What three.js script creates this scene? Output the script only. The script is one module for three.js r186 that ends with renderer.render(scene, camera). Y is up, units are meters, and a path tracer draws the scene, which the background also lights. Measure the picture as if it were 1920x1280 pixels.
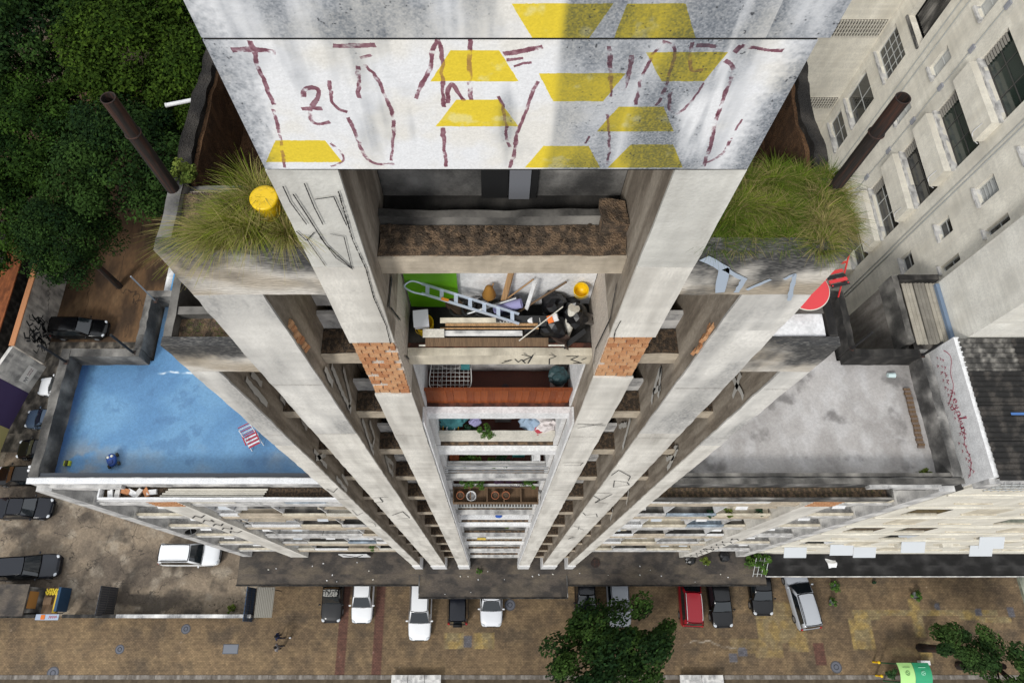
import * as THREE from 'three';
import { mergeGeometries, mergeVertices } from 'three/addons/utils/BufferGeometryUtils.js';
import { MarchingCubes } from 'three/addons/objects/MarchingCubes.js';

// ---------------------------------------------------------------- camera, sky, sun, exposure
const scene = new THREE.Scene();
const camera = new THREE.PerspectiveCamera(53.13, 1920 / 1280, 0.1, 600);
camera.position.set(-0.15, 56, 0);
camera.rotation.set(-66.75 * Math.PI / 180, 0, 0);
camera.setViewOffset(1920, 1280, 38, 0, 1920, 1280);
camera.updateProjectionMatrix();
const renderer = new THREE.WebGLRenderer();
renderer.toneMapping = THREE.LinearToneMapping;
renderer.toneMappingExposure = 1.45;
renderer.shadowMap.enabled = true;
{ // bright overcast sky: brighter towards the zenith, even all round
  const w = 64, h = 32, d = new Float32Array(w * h * 4);
  for (let j = 0; j < h; j++) for (let i = 0; i < w; i++) {
    const el = ((j + 0.5) / h - 0.5) * Math.PI, s = Math.max(0, Math.sin(el)), o = (j * w + i) * 4;
    const L = 0.8 * (1 + 1.1 * s) / 2.1;
    d[o] = L * 0.96; d[o + 1] = L; d[o + 2] = L * 1.06; d[o + 3] = 1;
  }
  const t = new THREE.DataTexture(d, w, h, THREE.RGBAFormat, THREE.FloatType);
  t.mapping = THREE.EquirectangularReflectionMapping; t.magFilter = THREE.LinearFilter; t.minFilter = THREE.LinearFilter; t.needsUpdate = true;
  scene.background = t; scene.environment = t;
}
const sun = new THREE.DirectionalLight(new THREE.Color(1, 0.97, 0.92), 1.5);
sun.position.set(-40, 20 + 66, 58); sun.target.position.set(0, 20, -8);
sun.castShadow = true; sun.shadow.radius = 24; sun.shadow.mapSize.set(2048, 2048);
Object.assign(sun.shadow.camera, { left: -60, right: 60, top: 60, bottom: -60, near: 1, far: 220 });
scene.add(sun, sun.target);

// ---------------------------------------------------------------- helpers
let seed = 7;
const rnd = () => { seed = (seed * 1664525 + 1013904223) >>> 0; return seed / 4294967296; };
const rr = (a, b) => a + (b - a) * rnd();
const clamp = (x, a = 0, b = 1) => Math.min(b, Math.max(a, x));
const sm = (a, b, x) => { const t = clamp((x - a) / (b - a)); return t * t * (3 - 2 * t); };
const mix = (a, b, t) => [a[0] + (b[0] - a[0]) * t, a[1] + (b[1] - a[1]) * t, a[2] + (b[2] - a[2]) * t];
const LAT = new Float32Array(65536); for (let i = 0; i < 65536; i++) LAT[i] = rnd();
function vn(x, y, p = 256) {
  let xi = Math.floor(x), yi = Math.floor(y); const fx = x - xi, fy = y - yi, u = fx * fx * (3 - 2 * fx), v = fy * fy * (3 - 2 * fy);
  xi = ((xi % p) + p) % p; yi = ((yi % p) + p) % p; const x1 = (xi + 1) % p, y1 = (yi + 1) % p;
  const a = LAT[((yi & 255) << 8) | (xi & 255)], b = LAT[((yi & 255) << 8) | (x1 & 255)], c = LAT[((y1 & 255) << 8) | (xi & 255)], d = LAT[((y1 & 255) << 8) | (x1 & 255)];
  return a + (b - a) * u + (c - a) * v + (a - b - c + d) * u * v;
}
function fbm(x, y, o = 5, p = 256) { let s = 0, a = 0.5, n = 0; for (let i = 0; i < o; i++) { s += a * vn(x, y, p); n += a; x = x * 2 + 17; y = y * 2 + 31; a *= 0.5; p = Math.min(256, p * 2); } return s / n; }
function fbt(u, v, P, o = 5) { let s = 0, a = 0.5, n = 0, f = P; for (let i = 0; i < o; i++) { s += a * vn(u * f, v * f, f); n += a; f *= 2; a *= 0.5; } return s / n; } // tiles over u, v in 0..1
const SR = (r, g, b) => new THREE.Color().setRGB(r / 255, g / 255, b / 255, THREE.SRGBColorSpace);
function tex(w, h, fn, repeat = true) {
  const d = new Uint8Array(w * h * 4);
  for (let j = 0; j < h; j++) for (let i = 0; i < w; i++) { const c = fn((i + 0.5) / w, (j + 0.5) / h, i, j), o = (j * w + i) * 4; d[o] = clamp(c[0], 0, 255); d[o + 1] = clamp(c[1], 0, 255); d[o + 2] = clamp(c[2], 0, 255); d[o + 3] = 255; }
  const t = new THREE.DataTexture(d, w, h); t.colorSpace = THREE.SRGBColorSpace; t.magFilter = THREE.LinearFilter; t.minFilter = THREE.LinearMipmapLinearFilter; t.generateMipmaps = true;
  t.wrapS = t.wrapT = repeat ? THREE.RepeatWrapping : THREE.ClampToEdgeWrapping; t.needsUpdate = true; return t;
}
function mask(w, h, draw) { // canvas layer, read back as bytes; row 0 = bottom
  const c = document.createElement('canvas'); c.width = w; c.height = h; const g = c.getContext('2d'); g.fillStyle = '#000'; g.fillRect(0, 0, w, h); draw(g);
  const d = g.getImageData(0, 0, w, h).data; return (i, j, k = 0) => d[((h - 1 - j) * w + i) * 4 + k] / 255;
}
const std = (o) => new THREE.MeshStandardMaterial({ roughness: 0.9, ...o });
const flat = (r, g, b, rough = 0.85, x = {}) => std({ color: SR(r, g, b), roughness: rough, ...x });

// geometry
function metric(g, s = 1) { // uv in metres from the face direction
  const p = g.attributes.position, n = g.attributes.normal, uv = new Float32Array(p.count * 2);
  for (let i = 0; i < p.count; i++) {
    const ax = Math.abs(n.getX(i)), ay = Math.abs(n.getY(i)), az = Math.abs(n.getZ(i)), x = p.getX(i), y = p.getY(i), z = p.getZ(i);
    if (ay >= ax && ay >= az) { uv[2 * i] = x * s; uv[2 * i + 1] = -z * s; } else if (ax >= az) { uv[2 * i] = z * s; uv[2 * i + 1] = y * s; } else { uv[2 * i] = x * s; uv[2 * i + 1] = y * s; }
  }
  g.setAttribute('uv', new THREE.BufferAttribute(uv, 2)); return g;
}
function bx(x0, x1, y0, y1, z0, z1) {
  if (x0 > x1) [x0, x1] = [x1, x0]; if (z0 > z1) [z0, z1] = [z1, z0];
  const g = new THREE.BoxGeometry(x1 - x0, y1 - y0, z1 - z0); g.translate((x0 + x1) / 2, (y0 + y1) / 2, (z0 + z1) / 2); return metric(g);
}
function n3(x, y, z) { return vn(x * 1.3 + z * 2.1 + 40, y * 1.7 + z * 0.9 + 80) - 0.5; }
function rb(x0, x1, y0, y1, z0, z1, amp = 0.012, step = 0.35, cap = 40) { // box with worn, uneven faces and edges
  if (x0 > x1) [x0, x1] = [x1, x0]; if (z0 > z1) [z0, z1] = [z1, z0];
  const s = (d) => Math.max(1, Math.min(cap, Math.round(d / step)));
  const g = new THREE.BoxGeometry(x1 - x0, y1 - y0, z1 - z0, s(x1 - x0), s(y1 - y0), s(z1 - z0)); g.translate((x0 + x1) / 2, (y0 + y1) / 2, (z0 + z1) / 2);
  metric(g); const p = g.attributes.position;
  for (let i = 0; i < p.count; i++) { const x = p.getX(i), y = p.getY(i), z = p.getZ(i); p.setXYZ(i, x + amp * 2 * n3(y * 2.3, z * 2.7, x), y + amp * 2 * n3(x * 2.1, z * 2.5, y + 9), z + amp * 1.2 * n3(x * 2.2, y * 2.4, z + 5)); }
  g.computeVertexNormals(); return g;
}
const merge = (a) => a.length > 1 ? mergeGeometries(a.map((g) => g.index ? g.toNonIndexed() : g)) : a[0];
function bar(a, b, r, seg = 6) { const A = new THREE.Vector3(...a), B = new THREE.Vector3(...b), d = B.clone().sub(A), g = new THREE.CylinderGeometry(r, r, d.length(), seg); g.applyQuaternion(new THREE.Quaternion().setFromUnitVectors(new THREE.Vector3(0, 1, 0), d.normalize())); const c = A.add(B).multiplyScalar(0.5); g.translate(c.x, c.y, c.z); return g; }
function beam(a, b, w, h) { const A = new THREE.Vector3(...a), B = new THREE.Vector3(...b), L = A.distanceTo(B), g = new THREE.BoxGeometry(w, h, L); const o = new THREE.Object3D(); o.position.copy(A).add(B).multiplyScalar(0.5); o.lookAt(B); o.updateMatrix(); g.applyMatrix4(o.matrix); return metric(g); }
function tube(pts, r, seg = 24, rad = 5) { return new THREE.TubeGeometry(new THREE.CatmullRomCurve3(pts.map((p) => new THREE.Vector3(...p))), seg, r, rad); }
function lathe(prof, x, y, z, seg = 18) { const g = new THREE.LatheGeometry(prof.map((p) => new THREE.Vector2(p[0], p[1])), seg); g.translate(x, y, z); return g; }
function slabXZ(pts, y0, y1) { // polygon [x,z] made into a slab
  const s = new THREE.Shape(pts.map(([x, z]) => new THREE.Vector2(x, -z))); const g = new THREE.ExtrudeGeometry(s, { depth: y1 - y0, bevelEnabled: false }); g.rotateX(-Math.PI / 2); g.translate(0, y0, 0); return metric(g);
}
// ribbon of paint on a plane: pts are pairs in the plane, put() maps a pair to a point a few mm in front of the surface
function ribbon(pts, w, put, rough = 0.25) {
  const P = []; for (let i = 0; i < pts.length - 1; i++) { const [a, b] = [pts[i], pts[i + 1]], n = Math.max(2, Math.ceil(Math.hypot(b[0] - a[0], b[1] - a[1]) / (w * 1.2))); for (let k = 0; k < n; k++) P.push([a[0] + (b[0] - a[0]) * k / n, a[1] + (b[1] - a[1]) * k / n]); } P.push(pts[pts.length - 1]);
  const v = [], idx = [];
  for (let i = 0; i < P.length; i++) { const a = P[Math.max(0, i - 1)], b = P[Math.min(P.length - 1, i + 1)]; let dx = b[0] - a[0], dy = b[1] - a[1]; const l = Math.hypot(dx, dy) || 1; dx /= l; dy /= l; const h0 = w / 2 * (1 + rough * rr(-1, 1)), h1 = w / 2 * (1 + rough * rr(-1, 1)); v.push(...put(P[i][0] - dy * h0, P[i][1] + dx * h0), ...put(P[i][0] + dy * h1, P[i][1] - dx * h1)); if (i) { const o = i * 2; idx.push(o - 2, o - 1, o, o, o - 1, o + 1); } }
  const g = new THREE.BufferGeometry(); g.setAttribute('position', new THREE.Float32BufferAttribute(v, 3)); g.setIndex(idx); g.computeVertexNormals(); g.setAttribute('uv', new THREE.Float32BufferAttribute(new Float32Array(v.length / 3 * 2), 2)); return g;
}
const names = new Map();
function numbered(n) { const k = names.get(n) || 0; names.set(n, k + 1); return k ? n + '_' + String(k).padStart(3, '0') : n; }
function shade(m) { m.castShadow = true; m.receiveShadow = true; return m; }
function part(parent, name, geo, mat, label) { const m = shade(new THREE.Mesh(geo, mat)); m.name = name; if (label) m.userData.label = label; parent.add(m); return m; }
function sub(parent, name) { const g = new THREE.Group(); g.name = name; parent.add(g); return g; }
function thing(name, label, category, pos = [0, 0, 0], turn = 0, group) { const g = new THREE.Group(); g.name = numbered(name); g.position.set(...pos); g.rotation.y = turn; g.userData = { label, category }; if (group) g.userData.group = group; scene.add(g); return g; }
function solo(name, label, category, geo, mat, group, pos) { const m = shade(new THREE.Mesh(geo, mat)); m.name = numbered(name); m.userData = { label, category }; if (group) m.userData.group = group; if (pos) m.position.set(...pos); scene.add(m); return m; }
function structure(name, geo, mat) { const m = shade(new THREE.Mesh(geo, mat)); m.name = numbered(name); m.userData = { kind: 'structure' }; scene.add(m); return m; }
const PANEL_STROKES = [
 [0.062, [[-2.29, 51.81], [-2.12, 51.82], [-1.93, 51.78]]],
 [0.062, [[-2.1, 51.89], [-2.11, 51.77]]],
 [0.047, [[-2.11, 51.77], [-2.12, 51.47], [-2.12, 51.18]]],
 [0.042, [[-2.13, 51.12], [-2.17, 50.94], [-2.2, 50.68], [-2.27, 50.27]]],
 [0.057, [[-1.83, 51.27], [-1.82, 51.38], [-1.67, 51.39], [-1.69, 51.27], [-1.78, 51.15]]],
 [0.052, [[-1.89, 51.13], [-1.7, 51.13]]],
 [0.047, [[-1.79, 51.13], [-1.83, 51.05], [-1.82, 50.92], [-1.73, 50.93], [-1.66, 50.95]]],
 [0.042, [[-1.55, 51.47], [-1.57, 51.32], [-1.58, 51.12], [-1.48, 51.08]]],
 [0.042, [[-1.47, 51.01], [-1.46, 50.79], [-1.43, 50.52], [-1.36, 50.31], [-1.14, 50.33]]],
 [0.036, [[-1.21, 51.65], [-1.11, 51.41], [-1.09, 51.22], [-1.05, 51.05], [-1.1, 50.72], [-1.16, 50.39]]],
 [0.057, [[-1.44, 51.85], [-1.26, 51.85], [-1.09, 51.86]]],
 [0.047, [[-1.33, 51.25], [-1.27, 51.63]]],
 [0.036, [[-1.24, 51.72], [-1.15, 51.75]]],
 [0.042, [[-0.83, 51.26], [-0.71, 51.47], [-0.61, 51.91], [-0.58, 51.91], [-0.56, 51.65], [-0.59, 51.15]]],
 [0.047, [[-0.61, 50.87], [-0.62, 50.29]]],
 [0.047, [[-0.55, 51.2], [-0.52, 51.46], [-0.46, 51.38], [-0.41, 51.23]]],
 [0.047, [[-0.33, 51.92], [-0.34, 51.24]]],
 [0.036, [[-0.09, 51.28], [-0.04, 51.18], [-0.01, 50.79], [0.02, 50.6]]],
 [0.057, [[-0.05, 51.77], [0.27, 51.84]]],
 [0.042, [[-0.03, 51.71], [0.11, 51.72]]],
 [0.031, [[0.04, 51.63], [0.18, 51.67]]],
 [0.042, [[0.25, 51.47], [0.18, 51.15], [0.09, 50.79], [0.04, 50.27]]],
 [0.047, [[0.8, 51.84], [0.88, 51.47]]],
 [0.031, [[0.89, 51.47], [0.91, 51.28]]],
 [0.031, [[0.92, 51.05], [1.0, 50.72], [1.02, 50.33]]],
 [0.047, [[1.01, 51.75], [1.02, 51.54], [1.01, 51.35]]],
 [0.031, [[1.26, 51.89], [1.18, 51.77], [1.14, 51.54], [1.15, 51.18]]],
 [0.036, [[1.22, 51.89], [1.34, 51.88], [1.37, 51.6], [1.37, 51.32], [1.34, 51.17]]],
 [0.042, [[1.48, 51.88], [1.5, 51.57], [1.65, 51.6]]],
 [0.047, [[1.52, 51.85], [1.69, 51.84]]],
 [0.042, [[1.42, 51.32], [1.47, 51.1], [1.57, 51.06]]],
 [0.026, [[1.57, 51.06], [1.66, 51.22], [1.69, 51.44]]],
 [0.068, [[1.85, 51.78], [1.88, 51.85]]],
 [0.042, [[1.88, 51.85], [2.07, 51.8], [2.25, 51.8]]],
 [0.047, [[1.8, 51.7], [1.89, 51.68], [1.91, 51.41], [1.93, 51.05], [1.98, 50.72], [2.02, 50.29]]],
 [0.036, [[2.01, 50.34], [2.15, 50.41], [2.17, 50.68]]],
 [0.026, [[2.17, 50.7], [2.18, 50.98]]],
 [0.026, [[0.79, 50.75], [0.77, 50.64]]],
 [0.031, [[-1.73, 50.65], [-1.64, 50.52], [-1.65, 50.35], [-1.8, 50.29]]],
];
const PANEL_YELLOW = [
 [[-0.49, 51.8], [-0.09, 51.8], [0.08, 51.46], [-0.68, 51.46]],
 [[-0.47, 51.24], [-0.09, 51.24], [0.1, 50.89], [-0.68, 50.89]],
 [[-2.25, 50.69], [-1.77, 50.69], [-1.67, 50.36], [-2.44, 50.36]],
 [[-0.0, 52.25], [0.77, 52.25], [0.63, 51.92], [0.18, 51.92]],
 [[0.88, 52.25], [1.32, 52.25], [1.49, 51.92], [0.83, 51.92]],
 [[0.25, 51.55], [0.99, 51.55], [0.85, 51.22], [0.4, 51.22]],
 [[1.12, 51.78], [1.79, 51.78], [1.69, 51.46], [1.32, 51.46]],
 [[1.0, 51.15], [1.41, 51.15], [1.58, 50.82], [0.85, 50.82]],
 [[0.36, 50.61], [0.8, 50.61], [0.96, 50.27], [0.19, 50.27]],
 [[1.21, 50.63], [1.62, 50.63], [1.81, 50.27], [1.04, 50.27]],
];
const FIN_MARKS = [
 [0.027, [[-2.3, 49.85], [-2.25, 49.44], [-2.18, 48.81], [-1.97, 48.22]]],
 [0.022, [[-2.13, 50.04], [-2.13, 49.6], [-2.11, 49.25]]],
 [0.022, [[-2.37, 49.99], [-2.37, 49.7], [-2.3, 49.25]]],
 [0.022, [[-2.09, 49.75], [-1.87, 49.8], [-1.84, 49.23]]],
 [0.022, [[-2.46, 49.11], [-2.39, 48.9], [-2.25, 49.09]]],
 [0.022, [[-2.21, 48.99], [-2.12, 48.49], [-1.96, 48.19]]],
 [0.017, [[-2.07, 49.05], [-1.92, 48.99], [-1.97, 48.22]]],
 [0.017, [[-2.38, 48.93], [-2.3, 48.29]]],
 [0.044, [[1.79, 41.08], [2.44, 40.95]]],
 [0.033, [[1.83, 40.74], [2.35, 41.12]]],
 [0.033, [[1.82, 37.29], [2.41, 37.29]]],
 [0.033, [[1.89, 36.97], [2.34, 36.97], [2.38, 37.29]]],
 [0.033, [[1.85, 33.45], [2.46, 33.36]]],
 [0.044, [[3.43, 35.65], [3.53, 36.36], [4.03, 35.5], [4.08, 34.88]]],
 [0.044, [[3.78, 33.89], [3.65, 34.88], [4.09, 34.64], [4.23, 34.23], [3.78, 33.89]]],
 [0.044, [[3.32, 32.42], [3.66, 31.72], [3.58, 30.98], [3.94, 32.71]]],
 [0.044, [[3.4, 32.9], [3.87, 32.8]]],
 [0.044, [[3.55, 31.2], [4.08, 30.87]]],
 [0.044, [[3.41, 28.87], [3.6, 28.23], [3.97, 28.62], [4.12, 27.83]]],
 [0.033, [[3.46, 27.96], [4.12, 27.56]]],
 [0.033, [[3.45, 25.34], [4.06, 24.01]]],
 [0.033, [[3.77, 24.18], [3.7, 25.18]]],
 [0.044, [[3.39, 22.2], [3.81, 21.81], [3.66, 20.81], [3.89, 21.62]]],
 [0.055, [[-4.27, 32.02], [-3.72, 32.22]]],
 [0.055, [[-4.05, 32.02], [-4.06, 31.2], [-4.34, 31.09]]],
 [0.055, [[-4.13, 28.23], [-3.6, 29.13], [-3.5, 27.56], [-4.04, 27.28]]],
 [0.033, [[-3.96, 21.81], [-3.55, 22.01]]],
 [0.033, [[-4.21, 18.63], [-3.77, 18.16]]],
 [0.033, [[-3.9, 15.11], [-3.44, 15.11]]],
 [0.044, [[-5.55, 33.62], [-5.46, 32.99], [-5.18, 33.71]]],
 [0.033, [[-5.6, 31.72], [-5.18, 31.82]]],
 [0.033, [[-5.49, 29.49], [-5.52, 28.23], [-5.19, 28.87]]],
 [0.033, [[-5.32, 26.85], [-5.17, 26.11], [-5.25, 25.18]]],
];
const BLUE_MARKS = [
 [0.135, [[2.53, 48.49], [2.88, 48.22], [3.03, 47.55]]],
 [0.075, [[2.88, 48.22], [3.23, 47.93], [3.25, 47.55]]],
 [0.060, [[3.37, 47.63], [3.59, 47.93]]],
 [0.060, [[3.77, 47.93], [3.85, 48.08], [4.09, 47.3]]],
];
const BEAM_MARKS = [
 [0.020, [[0.04, 43.69], [0.24, 43.86], [0.09, 43.8]]],
 [0.020, [[0.29, 43.91], [0.36, 43.74], [0.42, 43.88], [0.5, 43.69]]],
 [0.027, [[0.41, 44.13], [0.6, 44.02], [0.44, 43.8]]],
 [0.027, [[0.63, 44.13], [0.55, 43.69]]],
 [0.020, [[0.93, 44.13], [1.07, 44.05], [0.95, 43.91], [0.97, 43.63]]],
 [0.027, [[1.26, 44.05], [1.49, 44.05], [1.36, 43.88], [1.59, 43.69], [1.43, 43.69]]],
 [0.020, [[1.57, 43.86], [1.65, 43.96]]],
];
const PINK = [[28.52, -11.1], [28.55, -10.54], [28.73, -10.23], [28.45, -9.85], [28.76, -9.62], [28.45, -9.25], [28.75, -8.99], [28.43, -8.67], [28.6, -8.38], [29.06, -8.47], [29.33, -8.27], [28.73, -8.11], [28.96, -7.82], [28.69, -7.44], [28.95, -7.15], [28.68, -6.78], [28.84, -6.35], [28.5, -5.95]];
const WL2 = [
 [[43.28, -4.94], [42.03, -4.75], [41.11, -4.68]],
 [[43.78, -4.69], [43.04, -4.63]],
 [[42.26, -5.28], [41.2, -4.9], [41.4, -4.65]],
 [[39.76, -4.9], [38.53, -4.62], [37.79, -4.52]],
 [[38.75, -5.13], [37.8, -4.96], [38.09, -4.59]],
 [[35.78, -4.94], [34.78, -4.76], [33.91, -4.77]],
 [[35.55, -4.94], [34.05, -5.09], [34.15, -4.72]],
];
const WL3 = [
 [[40.83, -5.13], [39.86, -5.01]],
 [[40.38, -5.11], [39.69, -5.41]],
 [[39.19, -5.21], [38.29, -5.05]],
 [[37.37, -4.7], [35.74, -4.62]],
 [[37.06, -4.55], [36.01, -4.93]],
 [[34.36, -4.59], [32.59, -4.51]],
 [[33.62, -4.84], [32.5, -4.75]],
 [[43.1, -4.72], [41.65, -4.63]],
 [[42.86, -4.93], [42.16, -4.95]],
];
const WR2 = [
 [[42.81, -5.07], [42.07, -4.86], [41.73, -4.67]],
 [[42.81, -5.07], [42.36, -4.58]],
 [[39.4, -5.01], [38.09, -4.59]],
 [[37.8, -5.26], [38.89, -5.02]],
 [[41.96, -4.84], [42.61, -4.7]],
];
const WR3 = [
 [[42.54, -5.05], [41.89, -4.74]],
 [[42.06, -5.13], [42.49, -4.54]],
 [[37.17, -4.82], [35.78, -4.53]],
 [[35.76, -5.1], [37.19, -4.85]],
 [[35.79, -4.85], [36.68, -4.67]],
 [[29.82, -5.05], [29.1, -4.67]],
 [[26.06, -4.97], [25.2, -4.65]],
];
// ---------------------------------------------------------------- materials
// weathered plaster: cream paint, grey-black mould in runs and blotches, fine grain
function plasterTex(base, dirt, amount, seedU, w = 1024, h = 1024) {
  return tex(w, h, (u, v) => {
    const run = fbt(u + seedU, v * 0.25, 16, 4) * 0.55 + fbt(u + 0.3, v + seedU, 4, 5) * 0.6, blot = fbt(u + seedU * 2, v + 0.7, 3, 6), g = fbt(u, v + 0.2, 128, 2) - 0.5;
    let s = sm(0.5 - amount * 0.12, 0.95 - amount * 0.1, run) * 0.5 * (0.4 + amount) + sm(0.42, 0.85, blot) * amount * 0.75; s = clamp(s * (0.8 + g * 1.1));
    const c = mix(base, dirt, s), k = 1 + g * 0.12 + (fbt(u + 0.5, v, 8, 3) - 0.5) * 0.14 + (vn(u * 3, v * 64 + 3, 64) - 0.5) * 0.06; return [c[0] * k, c[1] * k, c[2] * k];
  });
}
const T = {};
T.clean = plasterTex([226, 222, 213], [140, 135, 127], 0.42, 0.11);
T.mid = plasterTex([224, 222, 218], [98, 98, 100], 0.7, 0.43);
T.mid2 = plasterTex([226, 223, 216], [112, 112, 112], 0.55, 0.29);
T.dark = tex(1024, 1024, (u, v) => { const a = fbt(u, v * 0.5, 8, 6), b = fbt(u + 0.4, v + 0.1, 3, 6), g = fbt(u, v, 128, 2) - 0.5; const s = clamp(sm(0.25, 0.72, a * 0.45 + b * 0.55) + g * 0.35); const c = mix([168, 165, 160], [58, 57, 56], s), k = 1 + g * 0.2; return [c[0] * k, c[1] * k, c[2] * k]; });
T.brown = tex(512, 512, (u, v) => { const a = fbt(u, v * 0.25, 16, 5), b = fbt(u + 0.2, v, 4, 5), g = fbt(u, v, 64, 2) - 0.5; const c = mix([186, 178, 167], [128, 119, 108], sm(0.3, 0.75, a * 0.5 + b * 0.5)), k = 1 + g * 0.16; return [c[0] * k, c[1] * k, c[2] * k]; });
T.soil = tex(512, 512, (u, v) => { const a = fbt(u, v, 8, 5), g = vn(u * 170, v * 170, 170), g2 = vn(u * 230, v * 230, 230); const c = mix([128, 106, 84], [82, 70, 58], sm(0.35, 0.65, a)); const k = 0.72 + g * 0.5, sp = g2 > 0.93 ? 70 : 0; return [c[0] * k + sp, c[1] * k + sp, c[2] * k + sp * 0.9]; });
T.wood = tex(256, 512, (u, v) => { const g = fbt(u, v * 0.06, 32, 4), b = fbt(u, v, 4, 4); const k = 0.75 + g * 0.4 + b * 0.15; return [178 * k, 150 * k, 120 * k]; });
T.rust = tex(256, 256, (u, v) => { const a = fbt(u, v, 6, 5), k = 0.7 + fbt(u, v, 32, 3) * 0.6; const c = mix([70, 48, 40], [44, 38, 36], sm(0.35, 0.6, a)); return [c[0] * k, c[1] * k, c[2] * k]; });
T.asbestos = tex(512, 512, (u, v) => { const a = fbt(u, v, 6, 6), g = fbt(u, v, 64, 2) - 0.5; const c = mix([62, 58, 54], [30, 29, 28], sm(0.35, 0.62, a)), k = 1 + g * 0.5; return [c[0] * k, c[1] * k, c[2] * k]; });
T.fine = tex(256, 256, (u, v) => { const k = 232 + (fbt(u, v, 32, 3) - 0.5) * 44 + (fbt(u, v, 4, 3) - 0.5) * 30; return [k, k, k]; });
const rep = (t, sx, sy = sx) => { const c = t.clone(); c.repeat.set(1 / sx, 1 / sy); c.needsUpdate = true; return c; };
const bumpOf = (w, f, o) => { const d = new Uint8Array(w * w * 4); for (let j = 0; j < w; j++) for (let i = 0; i < w; i++) { const k = fbt(i / w, j / w, f, o) * 255; d.set([k, k, k, 255], (j * w + i) * 4); } const t = new THREE.DataTexture(d, w, w); t.magFilter = THREE.LinearFilter; t.wrapS = t.wrapT = THREE.RepeatWrapping; t.needsUpdate = true; return t; };
const BUMP = bumpOf(512, 24, 4), BUMPF = rep(BUMP, 0.8), BUMPS = rep(BUMP, 0.5);
const conc = (t, sx, sy, tint = [255, 255, 255], b = 0.004) => std({ map: rep(t, sx, sy), color: SR(...tint), bumpMap: BUMPF, bumpScale: b, roughness: 0.95 });
const M = {
  kerb: std({ map: rep(T.brown, 3), color: SR(196, 196, 198) }), finTop: conc(T.clean, 4.1, 6.3, [250, 253, 255]), blackRough: std({ map: rep(T.dark, 1.7, 1.3), color: SR(132, 126, 120), bumpMap: rep(BUMP, 0.35), bumpScale: 0.06, roughness: 1 }), greyWall: conc(T.brown, 4.4, 6.2, [176, 178, 182]), fin: conc(T.clean, 3.1, 9.3), finMid: conc(T.mid2, 4.6, 7.7, [255, 255, 255]), terrace: std({ map: rep(T.brown, 1.1, 0.9), color: SR(172, 134, 100), bumpMap: rep(BUMP, 0.35), bumpScale: 0.05, roughness: 1 }), cream: conc(T.clean, 2.3, 5.1, [246, 240, 226]), mid: conc(T.mid, 4.3, 3.7), dark: conc(T.dark, 3.3, 2.7), darkFine: conc(T.dark, 4.7, 3.9, [232, 230, 226]),
  inner: conc(T.brown, 2.2, 4.6, [242, 238, 232]), beam: conc(T.clean, 1.9, 1.3, [222, 212, 198]), black: conc(T.dark, 2.1, 2.3, [120, 118, 116]),
  white: std({ map: rep(T.fine, 1.3), color: SR(246, 246, 246), bumpMap: BUMPF, bumpScale: 0.004, roughness: 0.8 }), whiteDirty: conc(T.mid, 2.9, 1.9, [252, 252, 252]), offwhite: std({ map: rep(T.fine, 1.1), color: SR(226, 221, 208) }),
  soil: std({ map: rep(T.soil, 0.85), bumpMap: BUMPS, bumpScale: 0.03, roughness: 1 }), gravel: std({ map: rep(T.soil, 0.5), color: SR(205, 205, 205), bumpMap: BUMPS, bumpScale: 0.05, roughness: 1 }),
  wood: std({ map: rep(T.wood, 0.4, 1.2), color: SR(228, 214, 190) }), greyWood: std({ map: rep(T.wood, 0.3, 1.1), color: SR(150, 144, 138) }), redWood: std({ map: rep(T.wood, 0.5, 1.4), color: SR(196, 120, 66), roughness: 0.6 }), redWood2: std({ map: rep(T.wood, 0.45, 1.2), color: SR(176, 104, 56), roughness: 0.6 }),
  redFloor: std({ map: rep(T.fine, 0.9), color: SR(84, 36, 20), roughness: 0.6 }), maroon: std({ map: rep(T.soil, 1.1), color: SR(200, 150, 146) }), rust: std({ map: rep(T.rust, 0.5), roughness: 0.85, metalness: 0.2 }),
  glass: new THREE.MeshPhysicalMaterial({ color: SR(30, 33, 33), roughness: 0.08, metalness: 0, clearcoat: 0.6 }), glassGreen: new THREE.MeshPhysicalMaterial({ color: SR(34, 48, 43), roughness: 0.1, clearcoat: 0.5 }), frame: flat(196, 198, 196, 0.45, { metalness: 0.3 }), frameDark: flat(70, 68, 66, 0.6), steel: flat(170, 172, 174, 0.35, { metalness: 0.7 }),
  black2: flat(24, 24, 25, 0.7), blackPlastic: flat(16, 16, 18, 0.35), yellow: flat(235, 196, 20, 0.4), green: flat(96, 160, 16, 0.5), paintBlack: flat(44, 44, 46, 0.9), paintWhite: flat(206, 204, 198, 0.9), paintBlue: flat(172, 184, 198, 0.9), paintPink: flat(176, 52, 84, 0.9), paintSky: flat(150, 196, 205, 0.9),
  brickA: std({ map: rep(T.fine, 0.4), color: SR(214, 156, 110), bumpMap: BUMPS, bumpScale: 0.01 }), brickB: std({ map: rep(T.fine, 0.4), color: SR(224, 172, 126), bumpMap: BUMPS, bumpScale: 0.01 }), brickC: std({ map: rep(T.fine, 0.4), color: SR(200, 138, 94), bumpMap: BUMPS, bumpScale: 0.01 }), mortar: std({ map: rep(T.fine, 0.3), color: SR(226, 214, 200), bumpMap: BUMPS, bumpScale: 0.02 }),
  asbestos: std({ map: rep(T.asbestos, 2.2), bumpMap: BUMPS, bumpScale: 0.01 }), asbestosGrey: std({ map: rep(T.dark, 1.3), color: SR(214, 212, 208) }), plant: null,
};
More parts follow.
